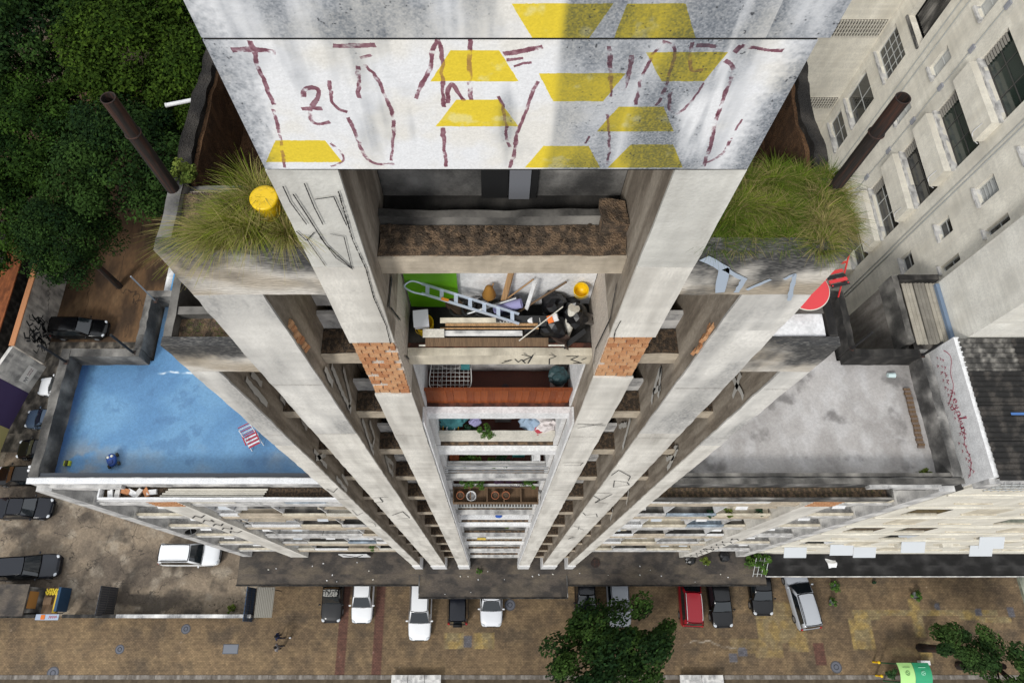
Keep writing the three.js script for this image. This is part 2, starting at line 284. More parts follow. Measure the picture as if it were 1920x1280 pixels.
// ---------------------------------------------------------------- the painted upper wall
const PW = 1536, PH = 1152, PX0 = -2.6, PX1 = 2.6, PY0 = 50.2, PY1 = 54.1;
const px = (x) => (x - PX0) / (PX1 - PX0) * PW, py = (y) => (PY1 - y) / (PY1 - PY0) * PH;
const panelMask = mask(PW, PH, (g) => {
  g.lineCap = 'round'; g.lineJoin = 'round'; g.globalCompositeOperation = 'lighter';
  for (const p of PANEL_YELLOW) { g.fillStyle = '#0f0'; g.beginPath(); p.forEach(([x, y], i) => i ? g.lineTo(px(x), py(y)) : g.moveTo(px(x), py(y))); g.fill(); }
  g.strokeStyle = '#f00';
  for (const [w, p] of PANEL_STROKES) { g.lineWidth = 0.8 * w * PW / (PX1 - PX0); g.lineCap = 'butt'; g.beginPath(); g.moveTo(px(p[0][0]), py(p[0][1])); for (let i = 1; i < p.length - 1; i++) g.quadraticCurveTo(px(p[i][0]), py(p[i][1]), (px(p[i][0]) + px(p[i + 1][0])) / 2, (py(p[i][1]) + py(p[i + 1][1])) / 2); const e = p[p.length - 1]; g.lineTo(px(e[0]), py(e[1])); g.stroke(); }
});
T.panel = tex(PW, PH, (u, v, i, j) => {
  const x = PX0 + u * (PX1 - PX0), y = PY0 + v * (PY1 - PY0), jx = clamp(Math.round(i + (fbm(x * 9, y * 9, 3) - 0.5) * 12), 0, PW - 1), jy = clamp(Math.round(j + (fbm(x * 9 + 50, y * 9, 3) - 0.5) * 10), 0, PH - 1);
  const g = fbm(x * 70, y * 70, 2) - 0.5, sp = fbm(x * 26, y * 26, 3), big = fbm(x * 1.1 + 3, y * 0.9 + 8, 5), run = fbm(x * 5, y * 0.55, 4);
  // the wide dirt run below the roof drain, its sister to the right, mould along both edges and over the upper course
  let s = sm(0.33, 0.46, x + (run - 0.5) * 0.12) * (1 - sm(0.78, 1.5, x + (run - 0.5) * 0.7)) * (0.82 - 0.4 * sm(0.42, 0.7, big)) * (0.75 + 0.35 * sp);
  s = Math.max(s, sm(0.42, 0.62, big * 0.5 + run * 0.5) * sm(1.0, 1.3, x) * (1 - sm(1.75, 2.3, x)) * 0.8);
  s = Math.max(s, sm(2.15, 2.6, Math.abs(x) + (big - 0.5) * 0.6 + (sp - 0.5) * 0.2) * 0.8);
  if (y > 51.92) s = Math.max(s, sm(0.3, 0.62, big * 0.55 + run * 0.35 + 0.05 * x) * (0.62 + 0.35 * sp) * (x > 1.5 && x < 2.05 ? 0.5 : 1.0));
  s = Math.max(s, sm(0.55, 0.78, big * 0.6 + run * 0.4) * 0.5);
  s = clamp(s * (0.92 + g * 0.9));
  const warm = sm(0.4, 0.7, fbm(x * 2 + 20, y * 2, 4)); let c = mix(mix([240, 241, 243], [238, 235, 228], warm), [104, 110, 118], s);
  const yel = panelMask(jx * 0.25 + i * 0.75 | 0, jy * 0.25 + j * 0.75 | 0, 1), wear = sm(0.34, 0.5, fbm(x * 5, y * 5 + 9, 5) + 0.12);
  if (yel > 0.3) c = mix(c, mix([236, 208, 50], [112, 108, 56], clamp(s * 1.15)), 0.55 + 0.4 * wear);
  const red = panelMask(jx, jy, 0), dry = fbm(x * 14, y * 14 + 70, 4) + (fbm(x * 3, y * 3 + 5, 2) - 0.5) * 0.22;
  if (red > 0.3) c = mix(c, mix([126, 70, 84], [64, 46, 56], clamp(s + 0.2 * sp)), sm(0.24, 0.5, dry) * (0.84 + 0.5 * (sp - 0.5)) * (yel > 0.3 ? 0.55 : 1));
  const blk = sm(0.76, 0.84, fbm(x * 30, y * 30 + 11, 3)) * sm(0.2, 0.6, s); c = mix(c, [48, 50, 54], blk * 0.7);
  const k = 1 + g * 0.09; return [c[0] * k, c[1] * k, c[2] * k];
}, false);
const panelMat = std({ map: T.panel, bumpMap: rep(BUMP, 0.16), bumpScale: 0.002, roughness: 0.95 });
function panelUV(g) { const p = g.attributes.position, uv = g.attributes.uv; for (let i = 0; i < p.count; i++) uv.setXY(i, (p.getX(i) - PX0) / (PX1 - PX0), (p.getY(i) - PY0) / (PY1 - PY0)); return g; }
const planUV = (g, x0, x1, z0, z1) => { const p = g.attributes.position, uv = g.attributes.uv; for (let i = 0; i < p.count; i++) uv.setXY(i, (p.getX(i) - x0) / (x1 - x0), (p.getZ(i) - z0) / (z1 - z0)); return g; };
// ---------------------------------------------------------------- ground
const SX0 = -46, SX1 = 46, SZ0 = -6.5, SZ1 = 2.72;
const tactile = mask(2048, 256, (g) => { // yellow paving patches, red bands and repair stones
  const X = (x) => (x - SX0) / (SX1 - SX0) * 2048, Z = (z) => (SZ1 - z) / (SZ1 - SZ0) * 256, R = (x0, x1, z0, z1, c) => { g.fillStyle = c; g.fillRect(X(x0), Z(z1), X(x1) - X(x0), Z(z0) - Z(z1)); };
  R(-11.75, -11.1, -6, 2.72, '#f00'); R(-9.05, -8.3, -6, 2.72, '#f00'); R(24.0, 24.75, 0.6, 2.1, '#f00');
  R(-3.7, -2.3, -0.1, 0.95, '#0f0'); R(-1.5, 0.05, -0.1, 0.95, '#0f0'); R(-2.3, -1.6, 0.05, 0.85, '#00f');
  R(27.3, 38.4, -1.72, -1.35, '#0f0'); R(27.4, 29.4, -1.6, -1.0, '#0f0'); R(27.0, 28.6, -1.1, 1.0, '#0f0'); R(31.8, 32.6, -2.5, 0.2, '#0f0'); R(31.9, 32.7, 0.45, 1.9, '#0f0'); R(35.5, 37.2, -1.6, -1.0, '#0f0'); R(37, 39.3, -1.2, -0.85, '#0f0');
  R(19.9, 22.6, -2.3, 0.6, '#0a0'); R(19.6, 21.6, 0.5, 1.6, '#080'); R(22.2, 23.6, -2.2, 1.2, '#090'); R(17.8, 20, 0.3, 1.3, '#040');
  R(18.3, 18.9, 0.9, 1.5, '#00f'); R(17.5, 18.1, 1.3, 1.9, '#00f'); R(33.8, 34.2, -2.2, -1.8, '#00f'); R(36.8, 37.3, -1.8, -1.3, '#00f'); R(39.2, 39.7, -1.9, -1.2, '#00f'); R(29.8, 31.8, 0.9, 1.5, '#030');
});
const streetAt = (x, z) => {
  const i = clamp(Math.floor((x - SX0) / (SX1 - SX0) * 2048), 0, 2047), j = clamp(Math.floor((z - SZ0) / (SZ1 - SZ0) * 512), 0, 511), big = fbm(x * 0.35 + 10, z * 0.5 + 3, 5), md = fbm(x * 1.6, z * 1.6 + 40, 5), g = vn(x * 9, z * 9) - 0.5, str = fbm(x * 0.4 + 60, z * 5, 3);
  let c = mix([136, 113, 84], [114, 95, 72], sm(0.3, 0.7, big)); c = mix(c, [152, 128, 94], sm(0.4, 0.75, md) * 0.55); c = mix(c, [88, 76, 62], sm(0.5, 0.8, fbm(x * 0.8 + 33, z * 0.9 + 71, 5)) * 0.55);
  const o = (k) => tactile(i, Math.min(255, j >> 1), k); // red, yellow, slate
  const jx = Math.abs(((x * 2.5) % 1 + 1) % 1 - 0.5) > 0.44 || Math.abs(((z * 2.5) % 1 + 1) % 1 - 0.5) > 0.44;
  const yl = o(1); if (yl > 0.1) { c = mix(c, mix([178, 152, 92], [156, 140, 102], sm(0.4, 0.6, md)), Math.min(0.9, yl * 0.8 + 0.2) * (0.6 + 0.4 * sm(0.3, 0.5, fbm(x * 3, z * 3, 4)))); }
  if (o(0) > 0.5) c = mix(c, [104, 68, 58], 0.85); if (o(2) > 0.5) c = mix(c, [102, 104, 116], 0.8);
  const line = sm(0.08, 0.02, Math.abs(z - 0.75 - (fbm(x * 0.8, 3, 3) - 0.5) * 0.9)) * sm(13.6, 14.3, x) * (1 - sm(17.6, 18.8, x)) * sm(0.35, 0.55, md); c = mix(c, [186, 176, 160], line * 0.8);
  const wsp = vn(x * 14 + 5, z * 14) > 0.985 && vn(x * 3, z * 3 + 9) > 0.5 ? 45 : 0;
  const k = 1 + g * 0.16 + (str - 0.5) * 0.12 + (fbm(x * 5, z * 5, 2) - 0.5) * 0.2; return [c[0] * k + wsp, c[1] * k + wsp, c[2] * k + wsp];
};
T.paver = tex(512, 512, (u, v) => { const r = Math.floor(v * 20), b = (u * 10 + (r % 2) * 0.5) % 10, q = Math.floor(b), fx = Math.abs(b - q - 0.5), fy = Math.abs(v * 20 - r - 0.5), t = LAT[(r * 37 + q * 11) & 65535], g = fbt(u, v, 64, 3) - 0.5; const k = (fx > 0.46 || fy > 0.43 ? 0.66 : 0.84 + t * 0.16) * (1 + g * 0.25) * 255; return [k, k, k]; });
T.lot = tex(1024, 512, (u, v) => {
  const x = -50 + u * 32, z = -14 + v * 12.7, big = fbm(x * 0.28 + 5, z * 0.4, 5), md = fbm(x * 1.1, z * 1.1 + 20, 6), g = fbm(x * 8, z * 8, 3) - 0.5, cr = Math.abs(fbm(x * 0.5 + 90, z * 0.6, 5) - 0.5);
  let c = mix([136, 121, 102], [98, 87, 75], sm(0.33, 0.67, big)); c = mix(c, [160, 149, 132], sm(0.5, 0.78, md) * 0.7); c = mix(c, [62, 55, 48], sm(0.5, 0.76, fbm(x * 0.7 + 44, z * 0.8 + 12, 5)) * 0.7); if (cr < 0.006) c = mix(c, [50, 44, 38], 0.6);
  const k = 1 + g * 0.3; return [c[0] * k, c[1] * k, c[2] * k];
}, false);
structure('ground', new THREE.PlaneGeometry(600, 600).rotateX(-Math.PI / 2).translate(0, -0.012, 0), std({ map: rep(T.brown, 0.012), color: SR(130, 118, 100) }));
{ const g = metric(new THREE.PlaneGeometry(SX1 - SX0, SZ1 - SZ0, 920, 92).rotateX(-Math.PI / 2).translate(0, 0, (SZ0 + SZ1) / 2)), p = g.attributes.position, c = new Float32Array(p.count * 3), k = new THREE.Color(); for (let i = 0; i < p.count; i++) { const q = streetAt(p.getX(i), p.getZ(i)); k.setRGB(clamp(q[0] / 255), clamp(q[1] / 255), clamp(q[2] / 255), THREE.SRGBColorSpace); c.set([k.r, k.g, k.b], i * 3); } g.setAttribute('color', new THREE.BufferAttribute(c, 3)); structure('pavement', g, std({ map: rep(T.paver, 2.2), vertexColors: true })); }
structure('parking_lot', planUV(new THREE.PlaneGeometry(32, 12.7).rotateX(-Math.PI / 2).translate(-34, 0.006, -7.65), -50, -18, -14, -1.3), std({ map: T.lot, bumpMap: rep(BUMP, 0.06, 0.12), bumpScale: 0.03 }));
structure('road', bx(-60, 60, -0.14, -0.02, 2.74, 12), conc(T.dark, 6, 6, [160, 160, 164]));
for (let i = 0; i < 44; i++) { const x = -46 + i * 2.1; part(scene.getObjectByName('road'), 'kerb_stone', rb(x, x + 2.08, -0.13, 0.035, 2.73, 3.02, 0.008), M.kerb); }
structure('dirt_yard', new THREE.PlaneGeometry(40, 40).rotateX(-Math.PI / 2).translate(-38, 0.004, -34), std({ map: rep(T.lot, 1), color: SR(196, 168, 138) }));
structure('alley', bx(-41.5, -18, -0.02, 0.012, -24, -14), conc(T.dark, 2.6, 2.6, [200, 190, 176]));

// ---------------------------------------------------------------- the concrete apartment building
const FL = 3.64, YK = (k) => 47.25 - FL * k;                                   // underside of the balcony beams, floor by floor
const apt = thing('apartment_building', 'tall weathered concrete apartment tower with long fins, graffiti and two lower roof wings', 'building');
// the upper wall, two courses with an open joint
part(apt, 'upper_wall', merge([panelUV(bx(-2.48, 2.57, 51.93, 54, -4.4, -4.6))]), panelMat, 'upper course of mouldy painted wall above the joint');
part(apt, 'painted_wall', panelUV(bx(-2.48, 2.48, 50.25, 51.908, -4.4, -4.6)), panelMat, 'white wall course with yellow trapezoids and maroon brush lettering');
part(apt, 'joint', bx(-2.47, 2.47, 51.9, 51.935, -4.404, -4.5), M.black2); part(apt, 'joint', bx(-2.47, 2.47, 50.228, 50.255, -4.404, -4.5), M.black2);
part(apt, 'wall_core', merge([bx(-2.46, 2.46, 50.3, 53.9, -4.62, -6.0), bx(-2.46, 2.46, 46.5, 53.9, -6.05, -11)]), M.dark);
// fins
const dirs = [-1, 1];
for (const s of dirs) {
  const [b0, b1] = s < 0 ? [43.1, 45.7] : [44.05, 45.93];
  // brown side faces behind a plastered front skin
  part(apt, 'fin', rb(s * 1.75, s * 2.48, b1, 50.232, -4.44, -5.95, 0.008), M.inner); part(apt, 'fin_face', rb(s * 1.742, s * 2.485, b1, 48.2, -4.4, -4.439, 0.008), M.fin); part(apt, 'fin_face', rb(s * 1.742, s * 2.485, 48.215, 50.23, -4.4, -4.439, 0.008), M.finTop, 'upper end of the inner fin marked with thin black strokes');
  part(apt, 'fin', rb(s * 1.755, s * 2.475, b0, b1, -4.47, -5.95, 0.004), M.mortar); part(apt, 'fin', rb(s * 1.75, s * 2.48, 4.4, b0, -4.44, -5.95, 0.008, 0.5), M.inner); part(apt, 'fin_face', rb(s * 1.742, s * 2.485, 4.4, b0, -4.4, -4.439, 0.012, 0.2, 200), M.fin);
  part(apt, 'fin', rb(s * 3.39, s * 4.36, 4.4, 47.42, -4.44, -5.95, 0.008, 0.5), M.inner); part(apt, 'fin_face', rb(s * 3.38, s * 4.365, 4.4, 40.2, -4.4, -4.439, 0.014, 0.2, 220), M.fin); part(apt, 'fin_face', rb(s * 3.38, s * 4.365, 40.2, 47.42, -4.4, -4.439, 0.014, 0.2, 220), M.finMid); part(apt, 'fin', rb(s * 5.13, s * 5.64, 4.4, 44.35, -4.44, -5.95, 0.008, 0.5), M.inner); part(apt, 'fin_face', rb(s * 5.12, s * 5.645, 4.4, 39.1, -4.4, -4.439, 0.014, 0.2, 220), M.fin); part(apt, 'fin_face', rb(s * 5.12, s * 5.645, 39.1, 44.35, -4.4, -4.439, 0.014, 0.2, 220), M.finMid);
  part(apt, 'joint', bx(s * 1.76, s * 2.47, 48.195, 48.22, -4.41, -4.43), M.black2);
  for (const [a, b] of [[1.72, 2.5], [3.36, 4.38], [5.1, 5.66]]) part(apt, 'fin_base', bx(s * a, s * b, 4.4, 6.6, -4.34, -5.2), M.white);
  // exposed brickwork in the inner fin
  const bp = sub(apt, 'brick_patch'); bp.userData.label = s < 0 ? 'bare orange brickwork where plaster fell off the left inner fin' : 'bare orange brickwork where plaster fell off the right inner fin';
  const bg = [0.2, 0.19, 0.13].map((l) => rb(-l / 2 + 0.014, l / 2 - 0.014, -0.064, 0.064, -0.03, 0.03, 0.006, 0.06)), bm = [M.brickA, M.brickB, M.brickC, M.brickA, M.brickB];
  for (let r = 0, y = b0 + 0.085; y < b1 - 0.06; r++, y += 0.17) { let x = 1.765 + (r % 2 ? -0.1 : 0); while (x < 2.44) { const l = x < 1.7 ? 0 : 0, L = 0.2, c0 = Math.max(x, 1.765), c1 = Math.min(x + L, 2.465); if (c1 - c0 > 0.05 && rnd() > 0.04) { const m = part(bp, 'brick', bg[r % 2], bm[Math.floor(rnd() * 5)]); m.scale.x = (c1 - c0) / (r % 2 ? 0.19 : 0.2); m.position.set(s * (c0 + c1) / 2, y + rr(-0.004, 0.004), -4.452 + rr(-0.012, 0.006)); m.rotation.z = rr(-0.012, 0.012); } x += L; } }
  // broken edge with brick on the second fin
  for (let i = 0; i < 7; i++) { const m = part(apt, 'broken_brick', bg[i % 2], bm[i % 5]); m.position.set(s * (3.39 - 0.004 + rr(0, 0.012)), 45.05 + i * 0.17, -4.55 + rr(-0.03, 0.05)); m.rotation.y = rr(-0.4, 0.4) + 1.2; }
}
for (const s of dirs) for (const [a, b] of [[1.75, 2.48], [3.39, 4.36], [5.13, 5.64]]) for (let k = 1; k < 12; k++) { const y = YK(k) + rr(-0.3, 0.3); if (a < 2 && y > 42.6) continue; if (a > 5 && y > 43.5) continue; part(apt, 'pour_joint', ribbon([[s * (a + 0.02), y], [s * (a + b) / 2, y + rr(-0.02, 0.02)], [s * (b - 0.02), y]], 0.014, (x, yy) => [x, yy, -4.377], 0.9), flat(150, 144, 136)); }
// painted scrawl: each mark a sheet of paint on its surface
const onZ = (z) => (x, y) => [x, y, z], onX = (x0) => (y, z) => [x0, y, z];
for (const [w, p] of FIN_MARKS) part(apt, 'graffiti', ribbon(p, w * 0.62, onZ(-4.376)), M.paintBlack);
for (const [w, p] of BLUE_MARKS) part(apt, 'graffiti', ribbon(p, w, onZ(-4.37)), M.paintBlue);
for (const [w, p] of BEAM_MARKS) part(apt, 'graffiti', ribbon(p, w, onZ(-4.828)), M.paintBlack);
for (const [L, x] of [[WL2, -3.35], [WL3, -5.09], [WR2, 3.35], [WR3, 5.09]]) for (const p of L) part(apt, 'graffiti', ribbon(p, 0.13, onX(x), 0.4), M.paintWhite);
for (const y of [46.4, 44.4]) part(apt, 'graffiti', ribbon([[y, -4.7], [y - 1.1, -5.0]], 0.035, onX(-1.728)), M.paintBlack);
part(apt, 'graffiti', ribbon([[46.6, -4.6], [46.5, -5.2]], 0.12, onX(-1.728)), M.paintBlack); part(apt, 'graffiti', ribbon([[46.9, -4.85], [46.2, -4.6], [44.6, -4.75], [44.2, -4.6]], 0.04, onX(1.728)), M.paintBlack);
// cracks in the plaster of the inner fins
for (const [s, pts] of [[-1, [[-1.80, 49.9], [-1.83, 48.9], [-1.79, 48.2], [-1.82, 47.4], [-1.78, 46.4], [-1.81, 45.7]]], [1, [[1.81, 46.6], [1.79, 46.2], [1.82, 45.9]]]]) part(apt, 'crack', ribbon(pts, 0.014, onZ(-4.378), 0.8), M.black2);

// planter fronts: mould grown down from the wet rim, patchy and streaked
T.mold = tex(1024, 512, (u, v) => { const n = fbm(u * 9, v * 3 + 20, 6), run = fbm(u * 26 + 9, v * 2, 4), g = fbm(u * 130, v * 90, 2) - 0.5; const s = clamp(sm(0.42, 0.78, n * 0.55 + run * 0.3 + v * 0.44) * (0.95 + g * 0.9)), c = mix(mix([214, 208, 198], [176, 164, 146], sm(0.45, 0.7, fbm(u * 4 + 70, v * 2, 4))), [62, 62, 62], s), k = 1 + g * 0.15; return [c[0] * k, c[1] * k, c[2] * k]; }, false);
const moldMat = std({ map: T.mold, bumpMap: rep(BUMP, 0.3), bumpScale: 0.015, roughness: 1 });
const moldUV = (g, s, y0 = 47.4) => { const p = g.attributes.position, uv = g.attributes.uv; for (let i = 0; i < p.count; i++) uv.setXY(i, clamp((Math.abs(p.getX(i)) - 2.4) / 7 + (s > 0 ? 0.5 : 0)), clamp((p.getY(i) - (p.getY(i) < 46 || y0 < 46 ? 44.33 : 47.4)) / 1.27) * 0.8 + (-4.4 - p.getZ(i)) * 1.1); return g; };
// the two stepped shoulders with their planters and terraces
for (const s of dirs) {
  // first shoulder
  part(apt, 'planter_front', moldUV(rb(s * 2.485, s * 4.36, 47.43, 48.65, -4.4, -4.58, 0.012, 0.2), s), moldMat, s < 0 ? 'mouldy planter front under the left grass' : 'mouldy planter front with pale blue strokes under the right grass');
  part(apt, 'planter_side', rb(s * 4.18, s * 4.36, 47.43, 48.63, -4.59, -5.5, 0.014, 0.2), M.dark); part(apt, 'planter_back', rb(s * 2.49, s * 4.17, 47.43, 48.45, -5.32, -5.5, 0.012, 0.2), M.dark); part(apt, 'planter_soil', rb(s * 2.49, s * 4.17, 47.6, 48.55, -4.59, -5.31, 0.03, 0.15), M.soil);
  part(apt, 'terrace_floor', bx(s * 2.47, s * 4.34, 47.2, 47.42, -4.6, -11), M.terrace); part(apt, 'terrace_lining', rb(s * 4.1, s * 4.155, 47.43, 48.5, -5.52, -8.5, 0.03, 0.1), M.terrace); part(apt, 'terrace_wall', rb(s * 4.16, s * 4.34, 47.43, 48.6, -5.52, -8.7, 0.05, 0.07), M.blackRough, 'crumbling blackened terrace parapet'); part(apt, 'terrace_end_wall', rb(s * 2.49, s * 4.15, 47.43, 49.0, -8.5, -8.7, 0.02), M.terrace);
  part(apt, 'shoulder_core', bx(s * 2.47, s * 4.34, 30, 47.19, -6.2, -11), M.dark);
  // second shoulder
  part(apt, 'planter_front', moldUV(rb(s * 4.365, s * 5.64, 44.36, 45.6, -4.4, -4.56, 0.012, 0.2), -s, 44), moldMat, s < 0 ? 'stained planter front of the lower left shoulder' : 'stained planter front of the lower right shoulder');
  part(apt, 'planter_side', rb(s * 5.5, s * 5.64, 44.36, 45.58, -4.57, -6.4, 0.014, 0.2), s < 0 ? M.darkFine : M.black); part(apt, 'planter_back', rb(s * 4.37, s * 5.49, 44.36, 45.55, -5.0, -5.14, 0.012, 0.2), M.darkFine); part(apt, 'planter_soil', rb(s * 4.37, s * 5.49, 44.5, 45.35, -4.57, -4.99, 0.03, 0.1), M.soil); part(apt, 'planter_back', rb(s * 4.37, s * 5.49, 44.36, 45.5, -5.75, -5.9, 0.012, 0.2), M.darkFine);
  part(apt, 'shoulder_core', bx(s * 4.35, s * 5.6, 28, 44.0, -6.2, -11), M.dark); part(apt, 'terrace_floor', bx(s * 4.37, s * 5.49, 44.0, 44.3, -4.6, -6.4), M.black);
  part(apt, 'terrace_floor', bx(s * 4.37, s * 5.6, 44.3, 45.0, -6.41, -11), M.dark);
}
part(apt, 'tower_core', bx(-5.6, 5.6, 4.4, 28.4, -6.2, -13.4), M.dark);
// side bays: shallow loggias between the fins
for (const s of dirs) for (const [a, b, k0] of [[2.48, 3.39, 1], [4.36, 5.13, 2]]) {
  part(apt, 'bay_wall', bx(s * (a + 0.005), s * (b - 0.005), 4.4, a < 3 ? 47.2 : 44.0, -5.96, -6.15), M.inner);
  for (let k = k0; k < 12; k++) {
    const y = YK(k), g = sub(apt, 'side_balcony'), x0 = s * (a + 0.004), x1 = s * (b - 0.004);
    part(g, 'beam', rb(x0, x1, y, y + 0.42, -4.86, -5.02, 0.01, 0.25), M.beam); part(g, 'slab', bx(x0, x1, y + 0.05, y + 0.25, -5.03, -5.95), M.dark); part(g, 'gravel', rb(x0, x1, y + 0.26, y + 0.44, -4.9, -5.4, 0.02, 0.12), M.gravel); part(g, 'parapet', rb(x0, x1, y + 0.26, y + 1.05, -5.42, -5.5, 0.006, 0.3), M.mid);
    const f = part(g, 'window_frame', merge([bx(x0 + s * 0.14, x0 + s * 0.2, y + 1.2, y + 2.6, -5.9, -5.955), bx(x1 - s * 0.2, x1 - s * 0.14, y + 1.2, y + 2.6, -5.9, -5.955), bx(x0 + s * 0.21, x1 - s * 0.21, y + 1.2, y + 1.28, -5.9, -5.955), bx(x0 + s * 0.21, x1 - s * 0.21, y + 2.52, y + 2.6, -5.9, -5.955)]), M.frame); part(g, 'pane', bx(x0 + s * 0.21, x1 - s * 0.21, y + 1.29, y + 2.51, -5.93, -5.955), M.glass);
  }
}
{ const g = sub(apt, 'side_opening'); part(g, 'green_panel', bx(-2.5, -3.37, 45.2, 47.1, -5.9, -5.95), flat(118, 158, 66, 0.6)); part(g, 'ledge', bx(-2.5, -3.37, 44.75, 45.15, -5.55, -5.94), M.whiteDirty); part(g, 'pale_panel', bx(2.5, 3.37, 45.4, 47.1, -5.9, -5.95), M.white); part(g, 'blue_panel', bx(2.5, 3.37, 41.5, 43.3, -5.9, -5.95), flat(40, 92, 170, 0.6)); }
for (const s of dirs) part(apt, 'white_jamb', bx(s * 1.69, s * 1.74, 4.4, 40.95, -4.446, -4.83), M.white, 'white painted inner face of the fin');
// centre loggias
const bal = [];
for (let k = 0; k < 12; k++) {
  const y = YK(k), g = sub(apt, 'balcony'); bal.push(g); const w = k >= 2, x = 1.745, bm = k < 1 ? M.beam : k === 1 ? M.cream : (k < 4 || k === 7 || k === 9) ? M.white : M.whiteDirty;
  part(g, 'beam', rb(-x, x, y, y + 0.45, -4.84, -5.0, 0.008, 0.25), bm);
  part(g, 'slab', bx(-x, x, y + 0.1, y + 0.34, -5.01, -6.1), k === 0 ? M.black : M.dark); if (k) part(g, 'floor', bx(-x, x, y + 0.345, y + 0.4, -5.12, -5.93), k === 1 ? M.black : M.redFloor);
  part(g, 'back_wall', bx(-x, x, y + (k ? 0.41 : 0.35), y + FL - 0.01, -5.95, -6.15), k === 0 ? M.dark : k < 2 ? M.white : M.whiteDirty);
  if (k) part(g, 'trough', bx(-x, x, y + 0.345, y + 0.43, -5.0, -5.11), k === 2 || k === 1 ? M.maroon : M.soil);
  if (w) for (const s of dirs) part(apt, 'white_jamb', bx(s * 1.744, s * (k < 3 ? 1.7 : 1.62), y + 0.46, y + FL - 0.004 - (k === 2 ? 0.02 : 0), -5.01, -5.94), M.white);
}
for (let k = 3; k < 12; k++) { // parapets of the lower loggias
  const y = YK(k), g = bal[k], x = 1.61; const m = [0, 0, 0, M.offwhite, M.mid, M.mid, M.darkFine, M.white, M.darkFine, M.offwhite, M.mid, M.whiteDirty][k];
  part(g, 'parapet', rb(-x, x, y + 0.44, y + 1.25, -5.12, -5.22, 0.006, 0.3), m); if (k > 5) part(g, 'coping', rb(-x, x, y + 1.26, y + 1.33, -5.06, -5.27, 0.008, 0.3), k % 2 ? M.white : M.dark);
}
// first loggia: rubble-filled trough and a broken kerb
{ const g = bal[0], y = YK(0); part(g, 'rubble', rb(-1.74, 1.74, y + 0.35, y + 0.475, -4.868, -5.36, 0.022, 0.07), M.soil); part(g, 'kerb', rb(-1.74, 1.74, y + 0.35, y + 0.66, -5.38, -5.5, 0.03, 0.08), M.darkFine); part(g, 'rubble_heap', rb(1.35, 1.74, y + 0.4, y + 0.75, -5.2, -5.6, 0.06, 0.07), M.soil);
  part(g, 'doorway', bx(-0.3, 0.08, y + 0.36, y + 2.5, -5.9, -5.955), M.black2); part(g, 'door_leaf', bx(0.1, 0.4, y + 0.36, y + 2.5, -5.88, -5.955), flat(120, 122, 128, 0.6)); part(g, 'doorway', bx(0.41, 0.5, y + 0.36, y + 2.5, -5.9, -5.955), M.black2);
  for (const [hx, hy] of [[-1.25, 1.05], [-0.62, 1.08], [1.2, 1.08]]) part(g, 'pipe_hole', new THREE.CylinderGeometry(0.045, 0.045, 0.03, 10).rotateX(Math.PI / 2).translate(hx, y + hy, -5.945), M.black2);
  for (let i = 0; i < 60; i++) { const r = rr(0.012, 0.04), m = part(g, 'stone', i < 6 ? new THREE.DodecahedronGeometry(1, 0) : g.children[g.children.length - 6].geometry, M.soil); m.scale.set(r * rr(0.8, 1.5), r, r * rr(0.8, 1.4)); m.position.set(rr(-1.7, 1.7), y + 0.48, rr(-5.35, -5.02)); m.rotation.y = rr(0, 6); } }
// third loggia: plank parapet
{ const g = bal[2], y = YK(2); const pg = [rb(-0.078, 0.078, 0, 0.9, -0.02, 0.02, 0.004, 0.3), rb(-0.076, 0.076, 0, 0.885, -0.02, 0.02, 0.004, 0.25)]; for (let i = 0; i < 21; i++) { const m = part(g, 'plank', pg[i % 2], i % 3 ? M.redWood : M.redWood2); m.position.set(-1.6 + i * 0.16, y + 0.41, -5.12 + rr(-0.008, 0.008)); m.rotation.z = rr(-0.006, 0.006); } part(g, 'rail', rb(-1.69, 1.69, y + 1.3, y + 1.35, -5.1, -5.17, 0.004), M.redWood2); }
{ const g = bal[4], y = YK(4); for (const [yy, z] of [[1.36, -5.02], [1.30, -4.94], [1.24, -4.88]]) part(g, 'rail', bar([-1.68, y + yy, z], [1.68, y + yy, z], 0.022, 8), M.steel); }
{ const g = bal[6], y = YK(6); part(g, 'rail', bx(-1.6, 1.6, y + 1.62, y + 1.66, -5.1, -5.14), M.frame); part(g, 'rail', bx(-1.6, 1.6, y + 1.34, y + 1.38, -4.92, -4.96), M.frame); for (let i = 0; i < 26; i++) part(g, 'baluster', beam([-1.56 + i * 0.125, y + 1.37, -4.945], [-1.56 + i * 0.125, y + 1.63, -5.11], 0.035, 0.03), M.frame); }
// pot shelf
{ const g = bal[5], y = YK(5) + 1.0; part(g, 'pot_shelf', rb(-1.6, 1.6, y, y + 0.05, -4.5, -5.08, 0.004), M.greyWood); for (const z of [-4.5, -5.06]) part(g, 'shelf_board', rb(-1.6, 1.6, y + 0.05, y + 0.3, z - 0.03, z, 0.006), M.greyWood); for (let i = 0; i < 6; i++) part(g, 'shelf_divider', rb(-1.6 + i * 0.63, -1.56 + i * 0.63, y + 0.05, y + 0.29, -4.53, -5.05, 0.004), M.greyWood); }

